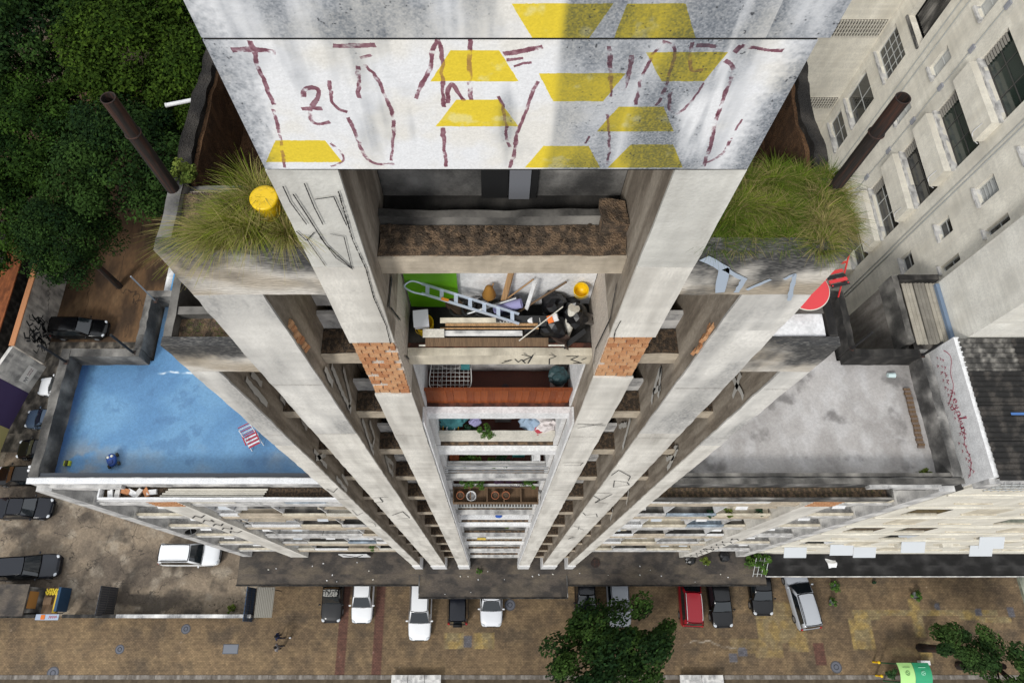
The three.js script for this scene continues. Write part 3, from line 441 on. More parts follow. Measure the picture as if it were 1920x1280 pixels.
// ---------------------------------------------------------------- wings of the building
const roofTex = (fn) => tex(1024, 768, fn, false);
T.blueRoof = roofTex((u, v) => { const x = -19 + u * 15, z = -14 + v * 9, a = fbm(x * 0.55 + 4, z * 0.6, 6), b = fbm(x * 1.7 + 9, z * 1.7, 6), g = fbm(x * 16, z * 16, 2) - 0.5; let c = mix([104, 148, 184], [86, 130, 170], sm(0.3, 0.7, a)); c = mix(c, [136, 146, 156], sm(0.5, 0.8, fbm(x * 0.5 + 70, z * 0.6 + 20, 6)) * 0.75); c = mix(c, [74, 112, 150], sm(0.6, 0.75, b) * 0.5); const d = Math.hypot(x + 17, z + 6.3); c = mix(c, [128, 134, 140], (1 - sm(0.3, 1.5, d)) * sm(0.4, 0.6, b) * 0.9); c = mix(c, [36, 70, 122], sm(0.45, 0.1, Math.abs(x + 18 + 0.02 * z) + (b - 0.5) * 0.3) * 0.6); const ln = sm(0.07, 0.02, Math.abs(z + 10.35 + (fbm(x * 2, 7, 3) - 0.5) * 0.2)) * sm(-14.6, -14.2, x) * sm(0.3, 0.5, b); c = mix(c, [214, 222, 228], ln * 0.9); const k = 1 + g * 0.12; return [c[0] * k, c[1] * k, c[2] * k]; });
T.greyRoof = roofTex((u, v) => { const x = 4 + u * 15, z = -14 + v * 9, a = fbm(x * 0.8 + 4, z * 0.5, 6), b = fbm(x * 1.9 + 9, z * 1.5, 6), g = fbm(x * 16, z * 16, 2) - 0.5; let c = mix([176, 172, 169], [150, 146, 143], sm(0.25, 0.75, a)); c = mix(c, [192, 190, 189], sm(0.45, 0.8, b) * 0.6); c = mix(c, [100, 97, 95], sm(0.58, 0.8, fbm(x * 1.2 + 50, z * 1.2, 6)) * 0.7); const k = 1 + g * 0.12; return [c[0] * k, c[1] * k, c[2] * k]; });
const ledgeTints = [M.white, M.whiteDirty, M.offwhite, M.cream, M.whiteDirty, M.beam, M.white, conc(T.mid, 2.2, 1.6, [196, 214, 232])];
for (const s of dirs) {
  const X = (a) => s * a;
  part(apt, 'wing', merge([bx(X(5.6), X(18.1), 4.4, 28.2, -5.8, -11.0), bx(X(5.6), X(14.9), 4.4, 28.2, -11.0, -13.6)]), M.mid, s < 0 ? 'left wing below the blue roof' : 'right wing below the grey roof');
  part(apt, 'roof_floor', planUV(slabXZ([[X(5.3), -5.66], [X(18.0), -5.66], [X(18.0), -10.9], [X(14.8), -10.9], [X(14.8), -13.5], [X(5.3), -13.5]], 28.21, 28.5), s < 0 ? -19 : 4, s < 0 ? -4 : 19, -14, -5), std({ map: s < 0 ? T.blueRoof : T.greyRoof, bumpMap: rep(BUMP, 0.06, 0.1), bumpScale: 0.008, roughness: s < 0 ? 0.55 : 0.9 }), s < 0 ? 'worn bright blue painted roof terrace' : 'bare grey stained roof terrace');
  const pm = s < 0 ? M.darkFine : M.black;
  part(apt, 'parapet', rb(X(18.22), X(17.86), 28.0, 29.5, -5.66, -11.05, 0.03, 0.25), s < 0 ? M.darkFine : M.dark); part(apt, 'parapet', rb(X(17.85), X(14.95), 28.0, 29.5, -10.7, -11.05, 0.03, 0.25), pm); part(apt, 'parapet', rb(X(15.2), X(14.92), 28.0, 29.5, -11.06, -13.5, 0.03, 0.25), pm); part(apt, 'parapet', rb(X(15.2), X(11), 28.0, 29.5, -13.51, -13.8, 0.03, 0.25), pm);
  part(apt, 'parapet', rb(X(18.22), X(5.66), 28.0, 29.44, -5.42, -5.65, 0.012, 0.3), s < 0 ? M.whiteDirty : M.dark); part(apt, 'coping', rb(X(18.24), X(5.66), 29.445, 29.5, -5.38, -5.6, 0.01, 0.3), s < 0 ? M.white : M.darkFine); part(apt, 'rail', rb(X(17.84), X(5.66), 29.1, 29.42, -5.68, -5.82, 0.008, 0.3), s < 0 ? flat(58, 62, 68, 0.7) : M.darkFine);
  part(apt, 'wing_fin', rb(X(17.55), X(18.18), 4.4, 28.9, -5.2, -5.79, 0.012, 0.5), M.mid); part(apt, 'wing_fin', rb(X(13.45), X(14.7), 4.4, 28.4, -5.16, -5.79, 0.012, 0.5), M.fin);
  for (let i = 0; i < 10; i++) for (let j = 0; j < 5; j++) { const m = part(apt, 'brick', bx(-0.11, 0.11, -0.06, 0.06, -0.02, 0.02), [M.brickA, M.brickB, M.brickC][(i + j * 2) % 3]); m.position.set(X(13.6 + j * 0.24 + (i % 2) * 0.06), 25.9 + i * 0.14, -5.15); }
  const rear = part(apt, 'rear_block', bx(X(14.8), X(11.5), 4.4, 28.9, -13.85, -20), M.mid);
  for (const z of s < 0 ? [0.15, 0.4] : []) part(apt, 'blue_pipe', bar([-14.55 + z, 29.0, -13.9], [-14.55 + z, 29.0, -19.5], 0.06, 8), flat(70, 140, 190, 0.5));
  // top planter
  part(apt, 'roof_planter', rb(X(15.6), X(5.66), 28.55, 28.65, -4.95, -5.4, 0.008, 0.3), s < 0 ? M.gravel : M.soil); part(apt, 'planter_rim', rb(X(15.66), X(5.66), 28.4, 28.95, -4.88, -4.96, 0.01, 0.3), s < 0 ? M.white : M.darkFine); part(apt, 'planter_rim', rb(X(15.68), X(15.61), 28.4, 28.95, -4.97, -5.4, 0.008, 0.2), s < 0 ? M.white : M.darkFine);
  // ledges of every floor, apartment by apartment
  for (let k = 5; k < 12; k++) {
    const y = YK(k) - 0.05; if (k > 5) part(apt, 'floor_beam', rb(X(5.66), X(13.44), y - 0.35, y + 0.12, -5.28, -5.78, 0.012, 0.4), (k + (s > 0 ? 1 : 0)) % 3 ? M.beam : M.mid);
    let x = 5.68, n = 0; while (x < 13.3 && k > 5) { const w = rr(1.7, 2.7), x1 = Math.min(13.43, x + w), m = ledgeTints[Math.floor(rnd() * ledgeTints.length)], g = sub(apt, 'ledge'); part(g, 'sill', rb(X(x + 0.02), X(x1 - 0.02), y + 0.13, y + 0.55, -5.33, -5.42, 0.012, 0.3), m); part(g, 'shelf', rb(X(x + 0.02), X(x1 - 0.02), y + 0.13, y + 0.3, -5.43, -5.78, 0.014, 0.25), rnd() < 0.3 ? M.darkFine : m); if (rnd() < 0.75) part(g, 'partition', rb(X(x1 - 0.07), X(x1 - 0.015), y + 0.31, y + 2.9, -5.43, -5.78, 0.006, 0.4), rnd() < 0.5 ? M.white : M.whiteDirty); const wd = part(g, 'window', bx(X(x + 0.25), X(x1 - 0.3), y + 1.3, y + 2.6, -5.77, -5.8), M.glass); if (rnd() < 0.5) { const wx = rr(x + 0.3, x1 - 0.9), o = beam([X(wx), y + 2.3, -5.76], [X(wx), y + 1.6, -5.42], 0.55, 0.02); part(g, 'awning_pane', o, rnd() < 0.6 ? flat(200, 206, 212, 0.35) : M.white); } x = x1; n++; }
    if (k > 5) for (const [dy, z0] of [[1.2, -5.5], [2.05, -5.58], [2.85, -5.46]]) { let xx = 5.7; while (xx < 13.4) { const w = rr(0.9, 3.2), x2 = Math.min(13.43, xx + w); if (rnd() < 0.75) part(apt, 'string_course', rb(X(xx + 0.01), X(x2 - 0.01), y + dy, y + dy + rr(0.07, 0.16), z0 + rr(-0.04, 0.06), -5.79, 0.012, 0.3), [M.mid, M.beam, M.whiteDirty, M.dark, M.cream, M.white][Math.floor(rnd() * 6)]); xx = x2; } }
    // narrow recess beside the corner fin
    part(apt, 'floor_beam', rb(X(14.71), X(17.54), y - 0.2, y + 0.12, -5.3, -5.78, 0.012, 0.4), M.mid); if (k === 5) continue; part(apt, 'sill', rb(X(14.74), X(17.5), y + 0.125, y + 0.4, -5.36, -5.46, 0.012, 0.3), rnd() < 0.5 ? M.whiteDirty : M.cream); part(apt, 'window', bx(X(15), X(17.2), y + 1.2, y + 2.6, -5.77, -5.8), M.glass); if (k > 5) { const ax = X(rr(15.3, 16.9)); part(apt, 'awning_pane', beam([ax, y + 2.3, -5.76], [ax, y + 1.7, -5.45], 0.6, 0.02), M.white); }
  }
}
{ // black scrawl across the wing fins
  const wr = (s, y0) => { for (let i = 0; i < 5; i++) { const y = y0 - i * 1.3; part(apt, 'graffiti', ribbon([[s * (13.6 + rr(0, 0.3)), y], [s * (13.9 + rr(0, 0.2)), y - 0.7], [s * (14.1 + rr(0, 0.2)), y - 0.1], [s * (14.5), y - 0.8]], 0.07, onZ(-5.13)), M.paintBlack); } }; wr(-1, 23.4); wr(1, 15); wr(1, 10);
}
// canopy over the pavement
T.canopy = tex(1024, 256, (u, v) => { const a = fbt(u, v * 0.5, 16, 6), b = fbt(u + 0.3, v * 0.5, 6, 5), g = fbt(u, v, 128, 2) - 0.5, c = mix(mix([86, 78, 70], [58, 54, 51], sm(0.3, 0.66, a)), [108, 97, 82], sm(0.5, 0.8, b) * 0.7), k = 1 + g * 0.3; return [c[0] * k, c[1] * k, c[2] * k]; });
const canMat = std({ map: rep(T.canopy, 12, 4), bumpMap: BUMPF, bumpScale: 0.012 });
part(apt, 'canopy', rb(-18.4, -5.36, 4.05, 4.38, -3.21, -5.79, 0.015, 0.4), canMat); part(apt, 'canopy', rb(-5.35, 5.25, 4.0, 4.4, -2.36, -6.1, 0.012, 0.4), canMat, 'canopy slab projecting under the central tower'); part(apt, 'canopy', rb(5.26, 19.5, 4.05, 4.38, -3.21, -5.79, 0.015, 0.4), canMat);
for (const [a, b, z, y] of [[-18.42, -5.36, -3.19, 4.44], [-5.36, 5.26, -2.34, 4.46], [5.26, 19.52, -3.19, 4.44]]) part(apt, 'canopy_edge', rb(a, b, 4.2, y, z, z - 0.08, 0.01, 0.4), M.black); for (const x of [-5.37, 5.2]) part(apt, 'canopy_edge', rb(x, x + 0.07, 4.39, 4.46, -2.44, -3.9, 0.01, 0.4), M.dark);
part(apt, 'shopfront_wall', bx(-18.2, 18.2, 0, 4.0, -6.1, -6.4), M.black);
for (const x of [-16, -11, -7, 7, 12, 17]) part(apt, 'column', bx(x, x + 0.4, 0, 4.04, -5.5, -5.9), M.dark);
// ---------------------------------------------------------------- the pale neighbouring building on the right
const nb = thing('neighbour_building', 'cream apartment block with side windows, blind wall and black corrugated roof on the right', 'building');
T.pale = plasterTex([234, 231, 223], [190, 184, 172], 0.28, 0.77);
const NW = conc(T.pale, 5.3, 9.1, [250, 248, 242], 0.004), NP = conc(T.pale, 7.1, 6.3, [250, 250, 248], 0.004);
const XT = 20.2;
const wins = [ // sill, head, far z, near z, kind
  [25.55, 27.0, -22.0, -18.85, 'b'], [28.6, 30.18, -22.0, -18.75, 'b'], [31.46, 33.1, -22.0, -18.77, 'b'], [34.56, 36.2, -22.0, -18.75, 'b'], [22.5, 24.0, -22.0, -18.85, 'b'],
  [23.4, 24.8, -28.3, -26.2, 'a'], [25.45, 27.74, -28.3, -26.2, 'a'], [28.88, 30.75, -28.3, -26.2, 'g'],
  [31.9, 33.23, -24.2, -23.45, 'm'], [35.25, 36.3, -24.2, -23.4, 'm'], [28.8, 30.1, -24.2, -23.45, 'm'],
  [29.4, 30.3, -17.2, -16.38, 'c'], [32.16, 33.27, -17.22, -16.37, 'l'], [34.86, 35.75, -17.2, -16.4, 'c'], [26.4, 27.3, -17.2, -16.38, 'c'], [31.94, 33.3, -15.3, -14.95, 'c'], [28.9, 30.2, -15.3, -14.95, 'c'],
];
{ // the side wall with its window openings cut through
  const sh = new THREE.Shape([[14.3, 0], [28.9, 0], [28.9, 52], [14.3, 52]].map((p) => new THREE.Vector2(...p)));
  for (const [y0, y1, zf, zn] of wins) sh.holes.push(new THREE.Path([[-zn, y0], [-zf, y0], [-zf, y1], [-zn, y1]].map((p) => new THREE.Vector2(...p))));
  sh.holes.push(new THREE.Path([[25.8, 31.7], [27.7, 31.7], [27.7, 34.6], [25.8, 34.6]].map((p) => new THREE.Vector2(...p))));
  const g = new THREE.ExtrudeGeometry(sh, { depth: 0.3, bevelEnabled: false }); g.rotateY(Math.PI / 2); g.translate(XT, 0, 0); g.computeVertexNormals(); part(nb, 'side_wall', metric(g), NW);
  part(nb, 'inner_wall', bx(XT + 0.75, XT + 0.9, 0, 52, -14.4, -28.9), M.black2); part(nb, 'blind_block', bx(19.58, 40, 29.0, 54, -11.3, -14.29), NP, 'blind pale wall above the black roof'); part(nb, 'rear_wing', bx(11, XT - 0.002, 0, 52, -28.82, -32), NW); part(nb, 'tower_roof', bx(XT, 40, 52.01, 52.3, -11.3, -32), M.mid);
}
for (const [y0, y1, zf, zn, kd] of wins) {
  const w = sub(nb, 'window'), d = zn - zf, fx = XT + 0.16, P = (a, b, c, e, x0 = fx, x1 = fx + 0.05) => bx(x0, x1, a, b, c, e), fm = kd === 'b' && y0 > 27 && y0 < 35 ? M.frameDark : M.frame;
  part(w, 'sill', rb(XT - 0.12, XT + 0.15, y0 - 0.1, y0 - 0.002, zf - 0.05, zn + 0.05, 0.014, 0.15), M.whiteDirty);
  part(w, 'frame', merge([P(y0, y0 + 0.05, zf, zn), P(y1 - 0.05, y1, zf, zn), P(y0 + 0.05, y1 - 0.05, zf, zf + 0.05), P(y0 + 0.05, y1 - 0.05, zn - 0.05, zn)]), fm);
  const cols = kd === 'b' ? 3 : kd === 'a' ? 2 : kd === 'g' ? 4 : 1, rows = kd === 'g' ? 4 : kd === 'l' ? 5 : kd === 'b' ? 2 : 2, cw = (d - 0.1) / cols, chh = (y1 - y0 - 0.1) / rows;
  const pg = P(0, chh - 0.03, 0, cw - 0.03, 0, 0.015);
  for (let i = 0; i < cols; i++) for (let j = 0; j < rows; j++) { const p = part(w, kd === 'l' ? 'slat' : 'pane', pg, kd === 'l' ? flat(150, 152, 150, 0.4) : (y0 === 31.46 || y0 > 34) ? M.glassGreen : M.glass); p.position.set(fx + 0.02, y0 + 0.065 + j * chh, zf + 0.065 + i * cw); if (kd === 'l') p.rotation.z = -0.4; if (kd === 'm') p.material = M.frame; }
  for (let i = 1; i < cols; i++) part(w, 'mullion', P(y0 + 0.05, y1 - 0.05, zf + 0.05 + i * cw - 0.02, zf + 0.05 + i * cw + 0.02, fx - 0.004, fx + 0.054), fm); for (let j = 1; j < rows; j++) part(w, 'mullion', P(y0 + 0.05 + j * chh - 0.015, y0 + 0.05 + j * chh + 0.015, zf + 0.05, zn - 0.05, fx - 0.008, fx + 0.058), fm);
  if (kd === 'b') { // shutter louvres at the far end, projecting apron below the sill
    for (let i = 0; i < 9; i++) part(w, 'louvre', bx(XT + 0.09, XT + 0.13, y0 + 0.1 + i * 0.15, y0 + 0.18 + i * 0.15, zf, zf + 0.45), flat(150, 146, 138));
    part(w, 'apron', rb(XT - 0.42, XT - 0.002, y0 - 1.22, y0 - 0.11, zf + 0.02, zn + 0.02, 0.006, 0.4), NW); part(w, 'drain_pipe', tube([[XT - 0.44, y0 - 0.5, zn - 0.3], [XT - 0.46, y0 - 1.1, zn - 0.3], [XT - 0.3, y0 - 1.3, zn - 0.1], [XT - 0.04, y0 - 1.5, zn - 0.1]], 0.022, 12, 5), M.white);
  }
}
{ const w = sub(nb, 'shaft_opening'); part(w, 'frame', merge([bx(XT - 0.08, XT + 0.1, 31.55, 31.69, -25.7, -27.8), bx(XT - 0.08, XT + 0.1, 34.62, 34.7, -25.7, -27.8)]), M.dark); part(w, 'corrugated_sheet', corr(25.85, 27.65, 31.75, 34.55), M.asbestosGrey); }
function corr(z0, z1, y0, y1) { const n = 60, g = new THREE.PlaneGeometry(z1 - z0, y1 - y0, n, 1), p = g.attributes.position; for (let i = 0; i < p.count; i++) p.setZ(i, 0.03 * Math.sin((p.getX(i)) * 40)); g.rotateY(-Math.PI / 2); g.translate(XT + 0.4, (y0 + y1) / 2, -(z0 + z1) / 2); g.computeVertexNormals(); return g; }
for (const z of [-24.75, -22.75, -18.05, -17.85, -25.2]) part(nb, 'conduit', bar([XT - 0.03, 18, z], [XT - 0.03, 50, z], 0.028, 6), M.frame); for (let i = 0; i < 12; i++) part(nb, 'conduit_clamp', bx(XT - 0.08, XT - 0.005, 21 + i * 2.2, 21.35 + i * 2.2, -22.85, -22.65), flat(150, 152, 160));
// rear wing lattice vents
for (const [y0, y1, x0] of [[29.5, 30.5, 15], [24.2, 25.0, 15], [34.8, 35.8, 15]]) { const w = sub(nb, 'lattice_vent'); part(w, 'recess', bx(x0, XT - 0.1, y0, y1, -28.8, -28.815), flat(70, 64, 56)); for (let i = 0; i < 34; i++) part(w, 'lattice_bar', bx(x0 + i * 0.15, x0 + i * 0.15 + 0.05, y0, y1, -28.72, -28.795), M.offwhite); for (let j = 0; j < 5; j++) part(w, 'lattice_bar', bx(x0, XT - 0.1, y0 + j * (y1 - y0) / 4 - 0.02, y0 + j * (y1 - y0) / 4 + 0.02, -28.71, -28.716), M.offwhite); }
// lower street block with roofs
part(nb, 'street_block', bx(18.95, 40, 4.4, 29.0, -5.4, -11.29), NW); part(nb, 'side_block', bx(18.25, 40, 0, 28.6, -11.31, -14.5), M.greyWall); part(nb, 'gutter', bx(18.26, 18.94, 27.5, 28.3, -5.4, -11.29), M.black); part(nb, 'side_parapet', rb(18.9, 19.12, 28.3, 30.2, -5.5, -11.28, 0.008, 0.3), M.white, 'white side wall scrawled in pink'); part(nb, 'front_parapet', rb(18.9, 40, 28.9, 29.9, -5.3, -5.5, 0.012, 0.3), M.whiteDirty);
{ // pink scrawl: a wavy outline, dashes under it and one cursive word
  const onP = (z, y) => [18.884, y, z], pink = (p, w = 0.03) => part(nb, 'graffiti', ribbon(p, w, onP, 0.3), M.paintPink), wave = [];
  for (let i = 0; i <= 60; i++) { const t = i / 60; wave.push([-11.0 + t * 5.2, 29.45 + 0.22 * Math.sin(t * 11) + 0.14 * Math.sin(t * 23) - 0.35 * sm(0.25, 0.45, t) + 0.2 * sm(0.8, 1, t)]); } pink(wave.slice(0, 26)); pink(wave.slice(38));
  for (let i = 0; i < 46; i++) { const z = -10.9 + i * 0.112, y = 28.75 + 0.3 * fbm(i * 0.7, 3, 2) + (i % 3) * 0.12; if (i > 20 && i < 32 && i % 2) continue; pink([[z, y], [z + 0.05, y + rr(0.06, 0.16)], [z + 0.1, y + rr(-0.05, 0.05)]], 0.022); }
  const L = [[[0, 0], [0.1, 0.5], [0.3, 0.45]], [[0, 0.25], [0.4, 0.3], [0.3, 0.5], [0.05, 0.35], [0.1, 0.05], [0.4, 0.1]], [[0.3, 0.5], [0.25, -0.4], [0, -0.5], [0, -0.2], [0.5, 0.1]], [[0.4, 0.45], [0.1, 0.45], [0.05, 0.1], [0.35, 0.1], [0.4, 0.45], [0.45, 0.05]], [[0, 0.1], [0.3, 1], [0.15, 1.05], [0.15, 0.1], [0.4, 0.05]], [[0, 0.5], [0.05, 0.1], [0.3, 0.1], [0.35, 0.5], [0.4, 0.05]], [[0, 0.5], [0.35, 0]], [[0.4, 0.5], [0, 0]]];
  L.forEach((l, i) => pink(l.map(([a, b]) => [-9.2 + (i > 6 ? 6 : i) * 0.27 + a * 0.5, 29.15 + b * 0.5]), 0.032));
}
function corrSheet(x0, x1, z0, z1, y, alongX, amp = 0.035, per = 0.2) { const W = x1 - x0, D = z1 - z0, n = Math.round((alongX ? D : W) / per * 6), g = new THREE.PlaneGeometry(W, D, alongX ? 3 : n, alongX ? n : 3); const p = g.attributes.position; for (let i = 0; i < p.count; i++) p.setZ(i, amp * Math.sin(((alongX ? p.getY(i) : p.getX(i))) * Math.PI * 2 / per)); g.rotateX(-Math.PI / 2); g.translate((x0 + x1) / 2, y, (z0 + z1) / 2); g.computeVertexNormals(); return metric(g); }
for (let j = 0; j < 4; j++) for (let i = 0; i < 3; i++) part(nb, 'roof_sheet', corrSheet(19.05 + i * 2.2, 19.05 + i * 2.2 + 2.25, -11.2 + j * 1.45, -11.2 + j * 1.45 + 1.5, 30.22 + j * 0.02 + (i % 2) * 0.015, true, 0.035, 0.22), (i === 0 && j === 0) ? M.asbestosGrey : M.asbestos);
part(nb, 'roof_patch', bx(20.2, 21.4, 30.32, 30.335, -7.9, -8.0), flat(70, 110, 170)); part(nb, 'roof_gutter', bx(25.7, 26, 30.1, 30.3, -5.6, -11.2), flat(80, 100, 124));
const leanMat = conc(T.pale, 1.7, 2.9, [176, 172, 164]), leanMat2 = conc(T.pale, 1.7, 2.9, [140, 137, 132]);
for (let i = 0; i < 3; i++) part(nb, 'lean_to_sheet', corrSheet(17.95 + i * 0.52, 18.5 + i * 0.52, -14.3, -11.35, 29.25 + (i % 2) * 0.02, false, 0.03, 0.16), i === 1 ? leanMat2 : leanMat); part(nb, 'lean_to_parapet', rb(17.55, 17.8, 28.3, 29.4, -11.4, -14.6, 0.02, 0.25), M.darkFine); part(nb, 'lean_to_parapet', rb(17.81, 19.57, 28.6, 29.5, -14.35, -14.6, 0.02, 0.25), M.black); part(nb, 'flashing', bx(19.4, 19.56, 29.2, 29.4, -11.4, -14.2), flat(112, 130, 152)); part(nb, 'lean_to_wall', bx(17.6, 18.24, 0, 28.29, -11.31, -14.55), M.greyWall);
// street front: ledges, blinds and tilted awning windows
for (let k = 0; k < 8; k++) { const y = 27.2 - k * 3.0; part(nb, 'string_course', rb(19.0, 40, y - 0.15, y, -5.34, -5.39, 0.01, 0.6), NW); for (let i = 0; i < 7; i++) { const x = 19.8 + i * 2.9 + (k % 2) * 0.7, w = sub(nb, 'window'); part(w, 'sill', rb(x, x + 1.7, y + 0.93, y + 1.0, -5.33, -5.39, 0.006, 0.3), M.cream); part(w, 'pane', bx(x, x + 1.7, y + 1.01, y + 2.3, -5.385, -5.41), rnd() < 0.7 ? (rnd() < 0.5 ? M.cream : NW) : M.glass); if (rnd() < 0.12) part(w, 'air_conditioner', rb(x + 0.3, x + 1.0, y + 1.02, y + 1.4, -5.15, -5.38, 0.004, 0.3), M.offwhite); } }
for (const [x, y] of [[20.2, 7.5], [22.6, 9], [24.8, 7.6], [26.4, 10.5], [29.8, 12.8], [32, 8.5]]) part(nb, 'awning', beam([x, y + 1.1, -5.38], [x, y + 0.7, -4.75], 1.5, 0.03), flat(196, 200, 204, 0.5));
part(nb, 'canopy', rb(19.55, 42, 4.1, 4.4, -3.86, -5.39, 0.012, 0.4), conc(T.dark, 5, 2.3, [92, 92, 95])); part(nb, 'canopy_edge', rb(19.55, 42, 4.12, 4.5, -3.8, -3.855, 0.008, 0.4), M.mid); part(nb, 'canopy', rb(37.6, 42, 4.2, 4.45, -1.6, -3.79, 0.01, 0.4), conc(T.mid, 3, 3, [170, 176, 160]));
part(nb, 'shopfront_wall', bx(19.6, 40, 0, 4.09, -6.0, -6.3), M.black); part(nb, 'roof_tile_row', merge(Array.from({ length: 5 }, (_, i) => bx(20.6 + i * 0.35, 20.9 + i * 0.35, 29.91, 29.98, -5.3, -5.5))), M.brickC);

// ---------------------------------------------------------------- trees
const leafQuad = (v, c, idx, p, n, size, col) => { // one leaf: a folded rhombus
  const a = new THREE.Vector3(rr(-1, 1), rr(-1, 1), rr(-1, 1)).cross(n).normalize(), b = n.clone().cross(a), o = v.length / 3, L = size, W = size * 0.55; const q = (s, t, h) => { const w = p.clone().addScaledVector(a, s).addScaledVector(b, t).addScaledVector(n, h); v.push(w.x, w.y, w.z); c.push(col[0], col[1], col[2]); };
  q(-L / 2, 0, 0); q(0, -W / 2, size * 0.14); q(L / 2, 0, -size * 0.1); q(0, W / 2, size * 0.14); idx.push(o, o + 1, o + 2, o, o + 2, o + 3);
};
function crownGeo(R, H, clumps, per, leaf, cols, cr = 0.36, inner = 0.25) {
  const v = [], c = [], idx = [], cen = [];
  for (let i = 0; i < clumps; i++) { const t = rnd() * Math.PI * 2, el = Math.asin(rr(-0.55, 1)), rad = Math.pow(rr(inner, 1), 0.5); cen.push([Math.cos(t) * Math.cos(el) * R * rad, Math.sin(el) * H * rad, Math.sin(t) * Math.cos(el) * R * rad, R * cr * rr(0.55, 1.15), rnd()]); }
  for (const [x, y, z, r, tone] of cen) for (let i = 0; i < per; i++) {
    const d = new THREE.Vector3(rr(-1, 1), rr(-1, 1), rr(-1, 1)); if (d.lengthSq() > 1 || d.lengthSq() < 0.05) { i--; continue; } const p = new THREE.Vector3(x + d.x * r, y + d.y * r * 0.7, z + d.z * r); const n = d.clone().normalize().multiplyScalar(0.7).add(new THREE.Vector3(rr(-0.6, 0.6), rr(0.2, 1.1), rr(-0.6, 0.6))).normalize();
    const yel = rnd() < 0.06 ? 1.7 : 1, base = mix(cols[0], cols[1], clamp(tone * 0.95 + rr(-0.2, 0.3))), k = rr(0.7, 1.3) * yel; leafQuad(v, c, idx, p, n, leaf * rr(0.65, 1.3), [base[0] * k, base[1] * k, base[2] * k]);
  }
  const g = new THREE.BufferGeometry(); g.setAttribute('position', new THREE.Float32BufferAttribute(v, 3)); g.setAttribute('color', new THREE.Float32BufferAttribute(c, 3)); g.setIndex(idx); g.computeVertexNormals(); g.userData.cen = cen; return g;
}
const leafMat = new THREE.MeshPhysicalMaterial({ vertexColors: true, roughness: 0.95, specularIntensity: 0.2, side: THREE.DoubleSide }), barkMat = std({ map: rep(T.rust, 0.6), color: SR(200, 190, 175) });
function limb(a, b, r0, r1) { const g = bar(a, b, 1, 7), p = g.attributes.position, A = new THREE.Vector3(...a), d = new THREE.Vector3(...b).sub(A), l = d.length(); d.normalize(); const q = new THREE.Vector3(); for (let i = 0; i < p.count; i++) { q.fromBufferAttribute(p, i).sub(A); const t = clamp(q.dot(d) / l), ax = d.clone().multiplyScalar(q.dot(d)), rad = q.sub(ax).multiplyScalar(r0 + (r1 - r0) * t); rad.add(ax).add(A); p.setXYZ(i, rad.x, rad.y, rad.z); } g.computeVertexNormals(); return g; }
function tree(label, x, z, h, geo, scale, turn, group) { const t = thing('tree', label, 'tree', [x, 0, z], turn, group), cy = h; const m = part(t, 'crown', geo, leafMat); m.position.y = cy; m.scale.copy(scale); const L = [limb([0, 0, 0], [0.1, cy - 0.5, 0.1], 0.32, 0.2)]; geo.userData.cen.slice(0, 7).forEach(([a, b, c]) => L.push(limb([0.1, cy * 0.75, 0.1], [a * scale.x * 0.8, cy + b * scale.y * 0.8, c * scale.z * 0.8], 0.12, 0.03))); part(t, 'trunk', merge(L), barkMat); return t; }
const V3 = (x, y, z) => new THREE.Vector3(x, y, z);
const dkA = [0.006, 0.019, 0.004], dkB = [0.034, 0.070, 0.009], gA = crownGeo(5.2, 4.2, 90, 330, 0.30, [dkA, dkB], 0.28), gB = crownGeo(5.0, 4.6, 95, 320, 0.28, [[0.006, 0.018, 0.006], [0.03, 0.062, 0.012]]), gC = crownGeo(4.6, 4.0, 90, 320, 0.30, [[0.008, 0.022, 0.003], [0.044, 0.078, 0.008]]);
const grove = 'broad trees in the yard behind the building';
[['dark rounded tree crown overhanging the brown yard, nearest the black pickup', -34.6, -29.6, 8.5, gB, 0.72], ['tree crown at the left edge, right above the graffiti wall', -41.5, -31.5, 9, gA, 0.9], ['full dark crown beside the left rusty pipe', -30.2, -35.5, 10.5, gB, 1.0], ['tree crown left of the rusty pipe at the left picture edge', -38.6, -38, 10.5, gA, 1.0], ['tree crown behind the crumbling left terrace parapet', -24.2, -42.5, 11, gC, 1.0], ['yellowish green crown above the rusty pipe top', -31, -45.5, 12, gC, 1.15], ['dark crown in the upper left corner region by the picture edge', -41.5, -49, 12, gB, 1.25], ['high crown at the top picture edge left of the painted wall', -25.5, -54, 12.5, gC, 1.25], ['far crown at the top picture edge above the yellowish crown', -35.5, -58, 12.5, gA, 1.3], ['farthest crown in the top left picture corner', -48, -60, 13, gC, 1.4], ['crown hidden mostly behind the painted wall edge', -18.5, -49, 11, gB, 1.15]]
  .forEach(([l, x, z, h, g, k], i) => tree(l, x, z, h, g, V3(k, k * rr(0.9, 1.1), k), i * 1.3, grove));
const gS = crownGeo(2.6, 2.6, 70, 220, 0.17, [[0.009, 0.025, 0.008], [0.036, 0.07, 0.014]], 0.24, 0.1);
const st = tree('dense dark green street tree in front of the parked cars', 7.7, 1.75, 5.2, gS, V3(2.0, 1.7, 1.35), 0.6);
const gT = crownGeo(1.5, 1.0, 16, 260, 0.17, [[0.012, 0.03, 0.01], [0.04, 0.075, 0.018]], 0.36, 0.2);
tree('small loose street tree beside the green shelter', 31.9, 0.9, 5.0, gT, V3(1.35, 1.2, 1.2), 0.3); tree('loose street tree cut by the lower right picture edge', 34.5, 2.1, 5.4, gT, V3(1.6, 1.2, 1.2), 2.1);
